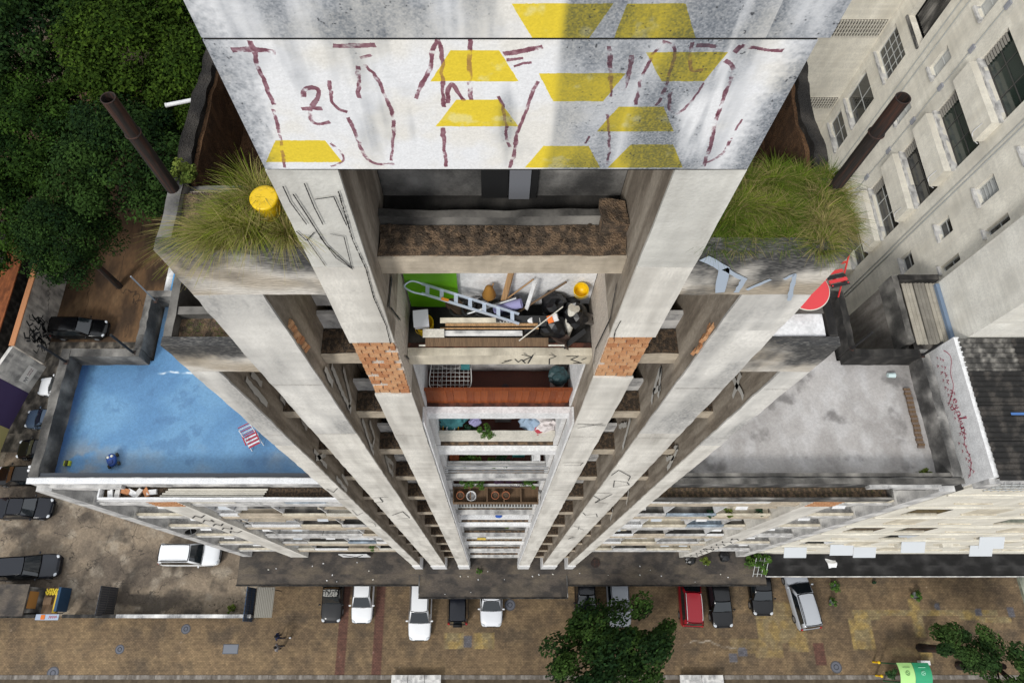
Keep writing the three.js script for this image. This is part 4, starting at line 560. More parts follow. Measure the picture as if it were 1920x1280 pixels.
// shrubs and pot plants
const shrubGeo = [0, 1, 2].map((i) => crownGeo(0.5, 0.45, 12, 60, 0.13, [[[0.03, 0.07, 0.02], [0.09, 0.17, 0.03]], [[0.02, 0.05, 0.03], [0.05, 0.1, 0.04]], [[0.06, 0.1, 0.02], [0.16, 0.2, 0.04]]][i], 0.4, 0.05));
function plant(name, label, x, y, z, k, kind = 0, potMat, group) { const t = thing(name, label, 'plant', [x, y, z], rr(0, 6), group); let b = 0; if (potMat) { b = 0.24 * k / 0.6; const r = 0.16 * k / 0.5; part(t, 'pot', lathe([[0, 0], [r * 0.7, 0], [r, b], [r * 1.12, b], [r * 1.12, b * 1.1], [r * 0.95, b * 1.1], [r * 0.9, b * 0.9], [0, b * 0.9]], 0, 0, 0, 14), potMat); } const m = part(t, 'foliage', shrubGeo[kind], leafMat); m.scale.setScalar(k); m.position.y = b + 0.35 * k; return t; }
const terracotta = flat(150, 92, 62, 0.9), greyPot = flat(120, 122, 120, 0.8);
// ---------------------------------------------------------------- vehicles
function loft(rings, close = true) { const n = rings[0].length, v = [], idx = []; rings.forEach((r) => r.forEach((p) => v.push(...p))); for (let i = 0; i < rings.length - 1; i++) for (let j = 0; j < n; j++) { const a = i * n + j, b = i * n + (j + 1) % n, c = a + n, d = b + n; idx.push(a, b, c, b, d, c); } if (close) for (const [e, f] of [[0, 1], [rings.length - 1, -1]]) { const o = v.length / 3, r = rings[e], m = r.reduce((s, p) => [s[0] + p[0] / n, s[1] + p[1] / n, s[2] + p[2] / n], [0, 0, 0]); v.push(...m); for (let j = 0; j < n; j++) { const a = e * n + j, b = e * n + (j + 1) % n; f > 0 ? idx.push(o, b, a) : idx.push(o, a, b); } } const g = new THREE.BufferGeometry(); g.setAttribute('position', new THREE.Float32BufferAttribute(v, 3)); g.setIndex(idx); g.computeVertexNormals(); const uv = []; for (let k = 0; k < v.length; k += 3) uv.push(v[k], v[k + 2]); g.setAttribute('uv', new THREE.Float32BufferAttribute(uv, 2)); return g; }
const paint = (r, g, b, rough = 0.32) => new THREE.MeshPhysicalMaterial({ color: SR(r, g, b), roughness: rough, metalness: 0, specularIntensity: 0.6, clearcoat: 0.35, clearcoatRoughness: 0.1 });
const carGlass = new THREE.MeshPhysicalMaterial({ color: SR(24, 30, 34), roughness: 0.06, clearcoat: 1 }), tyreMat = flat(22, 22, 22, 0.9), rimMat = flat(150, 152, 156, 0.4, { metalness: 0.6 }), lampMat = flat(196, 200, 204, 0.15), tailMat = flat(150, 14, 18, 0.25), trimMat = flat(26, 26, 28, 0.6);
const tyreGeo = new THREE.CylinderGeometry(0.3, 0.3, 0.19, 20).rotateZ(Math.PI / 2), rimGeo = new THREE.CylinderGeometry(0.19, 0.19, 0.2, 14).rotateZ(Math.PI / 2);
function vehicle(name, label, category, x, z, turn, { L = 3.95, W = 1.66, H = 1.45, kind = 'hatch', mat, rails, spare, roofMat }) {
  const t = thing(name, label, category, [x, 0.008, z], turn, 'vehicles parked around the building'), hw = W / 2, suv = kind === 'suv', belt = suv ? 1.0 : 0.9;
  const ring = (zz, w, yb, yt) => [[-w * 0.93, yb, zz], [-w, yb + 0.16, zz], [-w, yt * 0.7, zz], [-w * 0.965, yt - 0.1, zz], [-w * 0.86, yt, zz], [-w * 0.4, yt + 0.025, zz], [w * 0.4, yt + 0.025, zz], [w * 0.86, yt, zz], [w * 0.965, yt - 0.1, zz], [w, yt * 0.7, zz], [w, yb + 0.16, zz], [w * 0.93, yb, zz]];
  const boot = kind === 'sedan' ? belt - 0.02 : belt, S = [[-0.5, 0.8, 0.36, boot - 0.3], [-0.488, 0.89, 0.3, boot - 0.1], [-0.46, 0.96, 0.24, boot - 0.01], [-0.35, 1, 0.2, belt], [0, 1, 0.2, belt], [0.17, 1, 0.2, belt - 0.02], [0.3, 0.99, 0.2, belt - 0.08], [0.41, 0.95, 0.24, belt - 0.15], [0.465, 0.88, 0.28, belt - 0.24], [0.49, 0.77, 0.32, belt - 0.34], [0.5, 0.66, 0.38, belt - 0.42]];
  part(t, 'body', loft(S.map(([f, w, yb, yt]) => ring(f * L, hw * w, yb, yt)).reverse()), mat);
  const zr = kind === 'sedan' ? -0.31 : -0.475, zr2 = kind === 'sedan' ? -0.19 : suv ? -0.435 : -0.38, zf = kind === 'pickup' ? 0.18 : 0.235, zf2 = 0.06;
  const q = (f, w, y) => [f * L, hw * w, y], base = { r: q(kind === 'pickup' ? -0.1 : zr, 0.93, belt), f: q(zf, 0.93, belt - 0.02) }, top = { r: q(kind === 'pickup' ? -0.05 : zr2, 0.74, H - 0.03), f: q(zf2, 0.72, H - 0.04) };
  const rr4 = (r, f, d) => { const mid = (a, b) => (a + b) / 2; return [[-r[1], r[2], r[0]], [-mid(r[1], f[1]) * 1.02, mid(r[2], f[2]) + d, mid(r[0], f[0])], [-f[1], f[2], f[0]], [-f[1] * 0.5, f[2] + d, f[0] + 0.05], [f[1] * 0.5, f[2] + d, f[0] + 0.05], [f[1], f[2], f[0]], [mid(r[1], f[1]) * 1.02, mid(r[2], f[2]) + d, mid(r[0], f[0])], [r[1], r[2], r[0]], [r[1] * 0.5, r[2] + d, r[0] - 0.04], [-r[1] * 0.5, r[2] + d, r[0] - 0.04]]; };
  part(t, 'cabin', loft([rr4(base.r, base.f, 0), rr4(top.r, top.f, 0)]), mat);
  const sc = (p, k) => [p[0] * k[0], p[1] * k[1], p[2]]; const roofR = rr4(top.r, top.f, 0.012), cz = (top.r[0] + top.f[0]) / 2, roof2 = roofR.map(([a, b, c]) => [a * 0.86, H + 0.0, cz + (c - cz) * 0.9]);
  part(t, 'roof', loft([roofR.map(([a, b, c]) => [a * 1.004, b, c]), roof2]), roofMat || mat);
  const quad = (name, A, B, C, D, ins, m) => { const pt = (u, v) => { const P = [0, 1, 2].map((i) => A[i] * (1 - u) * (1 - v) + B[i] * u * (1 - v) + C[i] * u * v + D[i] * (1 - u) * v); return P; }; const N = V3(...B).sub(V3(...A)).cross(V3(...D).sub(V3(...A))).normalize(); const ctr = V3(...pt(0.5, 0.5)).sub(V3(0, belt, cz)); if (N.dot(ctr) < 0) N.negate(); const v = [], idx = []; const k = 6; for (let i = 0; i <= k; i++) for (let j = 0; j <= k; j++) { const u = ins + (1 - 2 * ins) * i / k, w = ins + (1 - 2 * ins) * j / k, p = V3(...pt(u, w)).addScaledVector(N, 0.02 + 0.05 * (1 - (2 * u - 1) ** 2) * (name === 'side_window' ? 0.3 : 1)); v.push(p.x, p.y, p.z); if (i && j) { const o = i * (k + 1) + j; idx.push(o - k - 2, o - 1, o, o - k - 2, o, o - k - 1); } } const g = new THREE.BufferGeometry(); g.setAttribute('position', new THREE.Float32BufferAttribute(v, 3)); g.setIndex(idx); g.computeVertexNormals(); return part(t, name, g, m || carGlass); };
  const c = (o, s) => [s * o[1], o[2], o[0]];
  quad('windscreen', c(base.f, -1), c(base.f, 1), c(top.f, 1), c(top.f, -1), 0.05); quad('rear_window', c(base.r, -1), c(base.r, 1), c(top.r, 1), c(top.r, -1), 0.1); for (const s of dirs) quad('side_window', c(base.r, s), c(base.f, s), c(top.f, s), c(top.r, s), 0.1);
  for (const s of dirs) for (const f of [-0.31, 0.315]) { const w = part(t, 'wheel', tyreGeo, tyreMat); w.position.set(s * (hw - 0.09), 0.3, f * L); part(w, 'rim', rimGeo, rimMat); }
  for (const s of dirs) { part(t, 'headlight', new THREE.SphereGeometry(1, 10, 8).scale(0.13, 0.07, 0.16).rotateY(-s * 0.5).translate(s * hw * 0.72, belt - 0.27, L * 0.458), lampMat); part(t, 'tail_light', new THREE.SphereGeometry(1, 8, 6).scale(0.1, 0.13, 0.1).translate(s * hw * 0.82, belt - 0.16, -L * 0.485), tailMat); const mm = part(t, 'mirror', new THREE.SphereGeometry(1, 8, 6).scale(0.11, 0.07, 0.07).translate(s * (hw + 0.07), belt + 0.04, L * 0.2), mat); }
  part(t, 'bumper', new THREE.BoxGeometry(W * 0.66, 0.14, 0.08).translate(0, 0.36, L * 0.5 - 0.01), trimMat); part(t, 'grille', new THREE.BoxGeometry(W * 0.4, 0.1, 0.05).translate(0, belt - 0.38, L * 0.497), trimMat); part(t, 'rear_bumper', new THREE.BoxGeometry(W * 0.76, 0.16, 0.08).translate(0, 0.42, -L * 0.5), trimMat);
  for (const s of dirs) part(t, 'wiper', beam([s * 0.1, belt + 0.06, zf * L + 0.05], [s * 0.1 + 0.42, belt + 0.09, zf * L - 0.02], 0.015, 0.015), trimMat);
  if (rails) for (const s of dirs) part(t, 'roof_rail', tube([[s * hw * 0.66, H - 0.01, zr2 * L + 0.15], [s * hw * 0.67, H + 0.06, zr2 * L + 0.4], [s * hw * 0.67, H + 0.06, zf2 * L - 0.3], [s * hw * 0.66, H - 0.01, zf2 * L - 0.05]], 0.022, 16, 5), rails);
  if (spare) part(t, 'spare_wheel', new THREE.CylinderGeometry(0.34, 0.34, 0.2, 20).rotateX(Math.PI / 2).translate(0, 0.85, -L * 0.5 - 0.1), tyreMat);
  if (kind === 'pickup') { part(t, 'load_bed', merge([-0.72, -0.6, -0.48, -0.36, -0.24, -0.12, 0, 0.12, 0.24, 0.36, 0.48, 0.6, 0.72].map((a) => bx(a - 0.045, a + 0.045, belt + 0.03, belt + 0.08, -L * 0.49, -L * 0.12))), M.wood); part(t, 'bed_side', merge(dirs.map((s) => bx(s * hw * 0.9, s * hw * 0.98, belt, belt + 0.28, -L * 0.48, -L * 0.11))), mat); }
  return t;
}
const R90 = Math.PI / 2, white = paint(232, 233, 234, 0.3), black = paint(10, 10, 12, 0.2), navy = paint(16, 19, 28, 0.22), silver = paint(176, 180, 186, 0.3), red = paint(150, 22, 36, 0.28), charcoal = paint(30, 33, 40, 0.25);
const peel = std({ map: rep(tex(256, 256, (u, v) => { const a = fbt(u, v, 8, 5); return a > 0.5 ? [150, 148, 142] : [38, 38, 38]; }), 0.7), roughness: 0.8 });
vehicle('car', 'white sedan beside the old black pickup, nose towards the street', 'car', -9.95, -2.85, 0, { L: 4.1, W: 1.62, kind: 'sedan', mat: white });
vehicle('car', 'long white hatchback at the left corner of the central canopy', 'car', -5.55, -1.85, 0, { L: 4.5, W: 1.72, H: 1.6, mat: white });
vehicle('car', 'dark blue-black small off-roader with spare wheel on its tail', 'car', -2.7, -2.55, Math.PI, { L: 3.7, W: 1.62, H: 1.66, kind: 'suv', mat: navy, spare: true });
vehicle('car', 'pale silver car between the off-roader and the tree', 'car', -0.18, -2.6, 0, { L: 4.1, W: 1.7, mat: paint(222, 224, 228, 0.3) });
vehicle('car', 'dark blue car half under the street tree', 'car', 7.0, -3.0, 0, { L: 4, mat: navy }); vehicle('car', 'silver car with its hood under the street tree', 'car', 9.5, -2.6, 0, { L: 4.2, W: 1.75, mat: silver });
vehicle('car', 'red estate car with white roof rails', 'car', 14.95, -2.65, Math.PI - 0.04, { L: 4.2, W: 1.7, H: 1.6, kind: 'suv', mat: red, rails: flat(220, 216, 216, 0.4) });
vehicle('car', 'black hatchback right beside the red estate car', 'car', 17.15, -2.55, 0.03, { L: 4.1, W: 1.68, mat: black }); vehicle('car', 'glossy black car at the end of the building canopy, left of the silver wagon', 'car', 20.35, -3.3, 0, { L: 3.9, W: 1.7, mat: black });
vehicle('car', 'silver grey wagon with roof rails parked under the neighbour canopy edge', 'car', 23.4, -2.55, Math.PI + 0.13, { L: 4.4, W: 1.75, H: 1.55, kind: 'suv', mat: silver, rails: trimMat });
vehicle('pickup_truck', 'old black pickup with peeling hood and slatted load bed', 'pickup', -12.25, -2.9, 0, { L: 4.1, W: 1.6, H: 1.6, kind: 'pickup', mat: paint(22, 22, 24, 0.5), roofMat: peel });
vehicle('car', 'white sport utility car with black roof rails in the dirt lot', 'car', -23.6, -5.75, R90, { L: 4.6, W: 1.75, H: 1.7, kind: 'suv', mat: white, rails: trimMat });
vehicle('car', 'dark saloon in the dirt lot at the picture edge, upper of two', 'car', -37.5, -9.3, R90, { L: 4.4, W: 1.75, kind: 'sedan', mat: navy }); vehicle('car', 'dark grey people carrier in the dirt lot at the picture edge, lower of two', 'car', -36, -4.8, R90 + 0.06, { L: 4.8, W: 1.85, H: 1.75, kind: 'suv', mat: charcoal });
vehicle('car', 'black off-road car alone on the brown yard', 'car', -36.8, -25.0, R90, { L: 4.8, W: 1.8, H: 1.8, kind: 'suv', mat: black }); vehicle('car', 'white car half hidden behind the left parapet', 'car', -37, -19.6, -R90, { L: 4.1, mat: white }); vehicle('car', 'blue-grey car between the white and the black cars behind the parapet', 'car', -37.4, -16.7, -R90, { L: 4, mat: paint(60, 74, 92, 0.3) }); vehicle('car', 'black car behind the left parapet, above the white gutter pipe', 'car', -37.4, -14.1, -R90, { L: 4, mat: black }); vehicle('car', 'black car behind the left parapet, below the white gutter pipe', 'car', -38.4, -11.9, -R90, { L: 4.2, mat: black });

// ---------------------------------------------------------------- people
function person(label, x, z, turn, cloth, legs, skin, hair, step, arm) {
  const N = 56, mc = new MarchingCubes(N, new THREE.MeshStandardMaterial(), false, false, 60000); mc.isolation = 0;
  const J = [[[0, 1.38, 0], [0, 1.02, 0], 0.15, 0.13], [[-0.17, 1.40, 0], [0.17, 1.40, 0], 0.075, 0.075], [[0, 1.45, 0], [0, 1.55, 0.02], 0.055, 0.055], [[0, 1.6, 0.02], [0, 1.66, 0.01], 0.095, 0.105], [[-0.09, 0.98, 0], [-0.1, 0.52, step], 0.085, 0.06], [[-0.1, 0.52, step], [-0.1, 0.08, step - 0.08], 0.058, 0.042], [[0.09, 0.98, 0], [0.1, 0.52, -step * 0.4], 0.085, 0.06], [[0.1, 0.52, -step * 0.4], [0.1, 0.08, -step - 0.1], 0.058, 0.042], [[-0.1, 0.05, step - 0.08], [-0.1, 0.045, step + 0.1], 0.042, 0.036], [[0.1, 0.05, -step - 0.1], [0.1, 0.045, -step + 0.06], 0.042, 0.036], [[-0.2, 1.38, 0], [-0.25, 1.1, -step * 0.4], 0.05, 0.042], [[-0.25, 1.1, -step * 0.4], [-0.22, 0.86, arm], 0.04, 0.03], [[0.2, 1.38, 0], [0.25, 1.1, step * 0.4], 0.05, 0.042], [[0.25, 1.1, step * 0.4], [0.22, 0.86, arm], 0.04, 0.03], [[-0.22, 0.86, arm], [-0.22, 0.76, arm + 0.03], 0.036, 0.02], [[0.22, 0.86, arm], [0.22, 0.76, arm + 0.03], 0.036, 0.02]];
  const S = 0.95, f = mc.field; let i = 0; for (let c = 0; c < N; c++) for (let b = 0; b < N; b++) for (let a = 0; a < N; a++) { const p = [(a / N * 2 - 1) * S, (b / N * 2 - 1) * S + 0.88, (c / N * 2 - 1) * S]; let d = 9; for (const [A, B, r0, r1] of J) { const ab = [B[0] - A[0], B[1] - A[1], B[2] - A[2]], ap = [p[0] - A[0], p[1] - A[1], p[2] - A[2]], t = clamp((ab[0] * ap[0] + ab[1] * ap[1] + ab[2] * ap[2]) / (ab[0] ** 2 + ab[1] ** 2 + ab[2] ** 2)), e = Math.hypot(ap[0] - ab[0] * t, ap[1] - ab[1] * t, ap[2] - ab[2] * t) - (r0 + (r1 - r0) * t), h = clamp(0.5 + 0.5 * (d - e) / 0.05); d = d * (1 - h) + e * h - 0.05 * h * (1 - h); } f[i++] = -d; }
  mc.update(); const n = mc.count, pos = new Float32Array(n * 3), col = new Float32Array(n * 3); const lin = (c) => { const k = SR(...c); return [k.r, k.g, k.b]; }, C = { cloth: lin(cloth), legs: lin(legs), skin: lin(skin), hair: lin(hair), shoe: lin([40, 36, 34]) };
  for (let k = 0; k < n; k++) { const X = mc.positionArray[k * 3] * S, Y = mc.positionArray[k * 3 + 1] * S + 0.88, Z = mc.positionArray[k * 3 + 2] * S; pos.set([X, Y, Z], k * 3); const q = Y < 0.1 ? C.shoe : Y < 0.98 && Math.abs(X) < 0.19 ? C.legs : Y > 1.5 ? (Y > 1.66 || Z < 0.02 ? C.hair : C.skin) : Math.abs(X) > 0.19 && Y < 1.15 ? C.skin : C.cloth; col.set(q, k * 3); }
  let g = new THREE.BufferGeometry(); g.setAttribute('position', new THREE.BufferAttribute(pos, 3)); g.setAttribute('color', new THREE.BufferAttribute(col, 3)); g = mergeVertices(g, 1e-4); g.computeVertexNormals();
  const t = thing('person', label, 'person', [x, 0.01, z], turn); part(t, 'body', g, std({ vertexColors: true })); return t;
}
person('person in navy clothes and dark hair walking on the pavement, upper of two', -15.95, 0.12, -R90, [26, 32, 62], [24, 26, 44], [120, 84, 66], [18, 16, 16], 0.16, 0.1);
person('person in a grey top walking on the pavement, lower of two', -15.9, 0.86, -R90, [124, 120, 120], [44, 44, 52], [130, 92, 72], [26, 20, 18], -0.14, 0.06);
solo('carrier_bag', 'small white bag by the navy clad walker', 'bag', new THREE.SphereGeometry(1, 8, 6).scale(0.09, 0.13, 0.08), M.white, null, [-15.3, 0.14, 0.2]);
// ---------------------------------------------------------------- things on the top terraces
function grass(name, label, x0, x1, z0, z1, y, n, hmax, cols, lean, fan, nt) {
  const tuss = nt ? Array.from({ length: nt }, () => [rr(x0, x1), rr(z0, z1), rr(0.5, 1.15), rnd()]) : null;
  const v = [], c = [], idx = []; for (let i = 0; i < n; i++) { const tu = tuss && rnd() < 0.85 ? tuss[Math.floor(rnd() * tuss.length)] : null, ta = rr(0, 6.283), tr = Math.sqrt(rnd()) * 0.09, x = tu ? tu[0] + Math.cos(ta) * tr : rr(x0, x1), z = tu ? tu[1] + Math.sin(ta) * tr : rr(z0, z1), cl = fbm(x * 2.2, z * 2.2 + 7, 3), h = hmax * rr(0.45, 1) * (tu ? tu[2] : 0.4 + cl * 0.5), a = tu ? ta + rr(-0.5, 0.5) : rr(0, Math.PI * 2), b = rr(0.25, 1.0) * h, w = rr(0.002, 0.0045) * (rnd() < 0.15 ? 2.2 : 1), fx = fan ? (x - fan[0]) * fan[2] : 0, fz = fan ? (z - fan[1]) * fan[2] : 0, dx = Math.cos(a) * b * (fan ? 0.5 : 1) + lean[0] * h * rr(0.3, 1) + fx * h, dz = Math.sin(a) * b * (fan ? 0.5 : 1) + lean[1] * h * rr(0.2, 1) + fz * h, px_ = -Math.sin(a) * w, pz_ = Math.cos(a) * w, col = mix(mix(cols[0], cols[1], clamp((tu ? tu[3] : cl * 1.6 - 0.4) + rr(-0.2, 0.2))), cols[2], rnd() < (tu && tu[3] > 0.62 ? 0.45 : 0.12) + 0.4 * sm(0.45, 0.65, fbm(x * 3 + 8, z * 4, 3)) ? rr(0.5, 1) : 0), k = rr(0.75, 1.2), o = v.length / 3;
    for (let s = 0; s <= 3; s++) { const t = s / 3, X = x + dx * t * t, Z = z + dz * t * t, Y = y + h * (t - 0.45 * t * t * t * (b / h + 0.3)), q = 1 - t * 0.85; v.push(X - px_ * q, Y, Z - pz_ * q, X + px_ * q, Y, Z + pz_ * q); for (let m = 0; m < 2; m++) c.push(col[0] * k, col[1] * k, col[2] * k); if (s) { const e = o + s * 2; idx.push(e - 2, e - 1, e, e, e - 1, e + 1); } } }
  const g = new THREE.BufferGeometry(); g.setAttribute('position', new THREE.Float32BufferAttribute(v, 3)); g.setAttribute('color', new THREE.Float32BufferAttribute(c, 3)); g.setIndex(idx); g.computeVertexNormals(); const m = solo(name, label, 'grass', g, leafMat); m.userData.kind = 'stuff'; return m;
}
const gc = [[0.10, 0.15, 0.015], [0.25, 0.29, 0.035], [0.40, 0.32, 0.14]];
grass('wild_grass', 'long wild grass spilling over the left terrace planter', -3.72, -2.55, -5.2, -4.52, 48.5, 8500, 1.0, gc, [-0.06, 0.2], [-3.05, -4.9, 0.5], 22); grass('wild_grass', 'thick wild grass filling the right terrace planter', 2.55, 4.42, -5.62, -4.46, 48.5, 26000, 0.46, [[0.06, 0.105, 0.012], [0.17, 0.215, 0.025], [0.34, 0.26, 0.12]], [0.1, 0.16], null, 74);
grass('wild_grass', 'thin sprouting weeds on the left terrace behind the planter', -4.1, -2.6, -6.3, -5.52, 47.45, 260, 0.9, [[0.08, 0.12, 0.02], [0.16, 0.2, 0.04], [0.3, 0.24, 0.12]], [0, 0]);
for (const [x0, x1, z0, z1, y, l] of [[4.42, 4.75, -4.95, -4.6, 45.36, 'small green grass tuft beside the white sheet'], [5.3, 5.5, -5.0, -4.7, 45.36, 'green weeds right of the white sheet on the lower right shoulder'], [-5.4, -4.45, -4.95, -4.6, 45.3, 'short mossy weeds in the lower left planter'] ]) grass('weed_tuft', l, x0, x1, z0, z1, y, 240, 0.24, [[0.05, 0.11, 0.02], [0.13, 0.22, 0.03], [0.2, 0.18, 0.08]], [0, 0.2]);
plant('shrub', 'pale grey-green shrub at the foot of the left rusty pipe', -4.25, 48.5, -5.55, 0.42, 2); plant('shrub', 'bright leafy weeds low in the right planter grass', 4.0, 48.35, -4.75, 0.32, 0);
for (const s of dirs) { const p = thing('vent_pipe', s < 0 ? 'rusty open pipe rising over the trees on the left' : 'rusty dark pipe rising in front of the pale neighbour building', 'pipe', [s * 4.3, 47.5, -5.33]); part(p, 'pipe_wall', lathe([[0.082, 0], [0.084, 2.76], [0.072, 2.76], [0.07, 0.3]], 0, 0, 0, 20), M.rust); part(p, 'collar', new THREE.TorusGeometry(0.086, 0.014, 6, 20).rotateX(R90).translate(0, 2.2, 0), M.rust); part(p, 'rim', new THREE.TorusGeometry(0.079, 0.008, 6, 22).rotateX(R90).translate(0, 2.76, 0), M.rust); }
{ const p = thing('waste_pipe', 'short white plastic pipe sticking out of the left terrace wall', 'pipe'); part(p, 'pipe_wall', bar([-4.95, 48.15, -7.15], [-4.2, 48.15, -7.35], 0.03, 10), M.white); part(p, 'pipe_end', bar([-4.951, 48.15, -7.15], [-4.93, 48.15, -7.155], 0.034, 10), M.white); }
function bucket(label, x, y, z, r, h, tilt, mat, lid) { const t = thing('bucket', label, 'bucket', [x, y, z]); t.rotation.set(tilt, 0, tilt * 0.4); part(t, 'pail', lathe([[0, 0], [r * 0.82, 0], [r, h], [r * 1.06, h], [r * 1.06, h * 0.94], [r * 1.01, h * 0.92], [r * 0.96, h * 0.97], [r * 0.8, 0.02], [0, 0.02]], 0, 0, 0, 24), mat); part(t, 'rim', new THREE.TorusGeometry(r * 1.03, r * 0.05, 6, 24).rotateX(R90).translate(0, h, 0), mat); if (lid) part(t, 'lid', lathe([[0, h + 0.012], [r * 0.9, h + 0.012], [r * 1.08, h + 0.02], [r * 1.08, h - 0.02], [r * 1.02, h - 0.02]], 0, 0, 0, 24), mat); part(t, 'handle', tube([[-r * 1.05, h * 0.85, 0], [-r * 0.85, h * 0.6, r * 0.8], [0, h * 0.5, r * 1.08], [r * 0.85, h * 0.6, r * 0.8], [r * 1.05, h * 0.85, 0]], 0.004, 16, 4), mat); return t; }
bucket('yellow lidded bucket standing in the left planter grass', -2.92, 48.55, -4.9, 0.16, 0.5, 0.03, M.yellow, true);
// perforated breeze-block slab over the left planter
{ const t = thing('perforated_slab', 'perforated clay slab lying under the left grass', 'slab'); const sh = new THREE.Shape([[-4.14, 4.62], [-3.2, 4.62], [-3.2, 5.38], [-4.14, 5.38]].map((p) => new THREE.Vector2(...p))); for (let i = 0; i < 23; i++) for (let j = 0; j < 19; j++) { if (j > 5 && j < 13 && i > 5) continue; const c = new THREE.Path(); c.absellipse(-4.12 + 0.02 + i * 0.04 + (j % 2) * 0.012, 4.64 + j * 0.04, 0.013, 0.013, 0, Math.PI * 2, true); sh.holes.push(c); } const g = new THREE.ExtrudeGeometry(sh, { depth: 0.03, bevelEnabled: false, curveSegments: 3 }); g.rotateX(-R90); g.translate(0, 48.47, 0); part(t, 'slab_face', g, flat(172, 160, 146, 0.9)); }
// lower right shoulder: white sheet, red round table and red crate frame
solo('white_sheet', 'white board lying on the lower right shoulder planter', 'board', rb(4.55, 5.46, 45.5, 45.53, -5.02, -4.6, 0.012, 0.12), M.white);
{ const t = thing('round_table', 'tilted round red table top on the lower right shoulder', 'table', [5.15, 45.75, -5.3]); t.rotation.set(0.12, 0, 0.1); const rd = flat(214, 62, 66, 0.45); part(t, 'table_top', new THREE.CylinderGeometry(0.34, 0.34, 0.02, 40).translate(0, 0.1, 0), rd); part(t, 'rim', new THREE.TorusGeometry(0.342, 0.014, 6, 40).rotateX(R90).translate(0, 0.095, 0), M.offwhite); for (const a of [0.5, 2.6, 4.7]) part(t, 'leg', bar([Math.cos(a) * 0.25, 0.09, Math.sin(a) * 0.25], [Math.cos(a) * 0.3, -0.4, Math.sin(a) * 0.3], 0.014), rd); }
{ const t = thing('folding_chair', 'red framed folding chair behind the red round table', 'chair', [5.62, 45.5, -5.5]); t.rotation.set(0, 0.25, 0); const rd = flat(206, 50, 52, 0.45); for (const s of dirs) { part(t, 'leg', bar([s * 0.16, 0, 0.2], [s * 0.16, 0.85, -0.25], 0.014), rd); part(t, 'leg', bar([s * 0.14, 0, -0.2], [s * 0.14, 0.45, 0.15], 0.014), rd); } for (let i = 0; i < 4; i++) part(t, 'seat_slat', bx(-0.16, 0.16, 0.43, 0.445, -0.12 + i * 0.08, -0.06 + i * 0.08), i % 2 ? M.black2 : rd); for (let i = 0; i < 3; i++) part(t, 'back_slat', bx(-0.16, 0.16, 0.6 + i * 0.1, 0.66 + i * 0.1, -0.15 - i * 0.05, -0.135 - i * 0.05), rd); }

// ---------------------------------------------------------------- the cluttered second loggia
const JY = YK(1) + 0.4;
{ const t = thing('step_ladder', 'white aluminium ladder lying across the junk balcony', 'ladder'); const al = flat(204, 216, 232, 0.3, { metalness: 0.35 }); for (const [dy, dz] of [[0, 0.0], [0.05, -0.17]]) part(t, 'side_rail', beam([-1.42, JY + 1.02 + dy, -5.66 + dz], [0.35, JY + 0.62 + dy, -5.24 + dz], 0.03, 0.055), al); for (let i = 0; i < 7; i++) { const u = 0.06 + i * 0.145, a = [-1.42 + 1.77 * u, JY + 1.02 - 0.4 * u, -5.66 + 0.42 * u]; part(t, 'rung', beam(a, [a[0], a[1] + 0.05, a[2] - 0.17], 0.07, 0.022), al); } part(t, 'top_hoop', tube([[-1.36, JY + 1.0, -5.64], [-1.6, JY + 1.1, -5.66], [-1.72, JY + 1.14, -5.74], [-1.6, JY + 1.15, -5.84], [-1.36, JY + 1.06, -5.82]], 0.02, 20, 6), al); part(t, 'orange_label', beam([-1.06, JY + 0.985, -5.575], [-0.93, JY + 0.955, -5.545], 0.032, 0.058), flat(220, 140, 50)); }
solo('green_sheet', 'lime green panel leaning on the white back wall', 'panel', rb(-1.72, -0.78, JY + 0.1, JY + 1.9, -5.85, -5.88, 0.02, 0.2), M.green);
const boardSet = 'boards stacked across the junk balcony';
[['dark grey plank, lowest in front on the junk balcony', -1.38, 0.9, 0.14, -4.98, M.greyWood, 0.16], ['thin pale batten in front of the dark grey plank', -1.5, 1.2, 0.06, -4.93, M.offwhite, 0.03], ['peeling white board behind the dark grey plank', -1.35, 0.42, 0.32, -5.12, M.whiteDirty, 0.1], ['long brown batten above the peeling white board', -1.1, 0.72, 0.4, -5.2, M.wood, 0.03], ['second brown batten beside the chalked black board', -1.0, 0.7, 0.47, -5.26, M.wood, 0.05], ['broken cream board end at the left of the stack', -1.42, -1.02, 0.42, -5.1, M.offwhite, 0.16], ['cream plank under the black chalked board', -1.1, 0.2, 0.5, -5.34, M.cream, 0.1]].forEach(([l, a, b, h, z, m, w]) => { const g = rb(a, b, -0.012, 0.012, -w / 2, w / 2, 0.006, 0.12); const o = solo('loose_board', l, 'board', g, m, boardSet, [0, JY + 0.3 + h * 0.5, z]); o.rotation.x = 0.5; });
{ const t = thing('chalk_board', 'black board with white chalk scribble on the junk balcony', 'board', [0.45, JY + 0.55, -5.33]); t.rotation.x = 0.7; part(t, 'panel', rb(-0.52, 0.52, -0.012, 0.012, -0.1, 0.1, 0.003), M.black2); part(t, 'chalk_scribble', merge([ribbon([[-0.45, 0], [-0.4, 0.05], [-0.36, -0.03], [-0.3, 0.04], [-0.2, 0]], 0.012, (a, b) => [a, 0.017, b]), ribbon([[0.28, -0.06], [0.3, 0.06], [0.4, -0.02], [0.48, 0.05]], 0.01, (a, b) => [a, 0.017, b])]), M.paintWhite); }
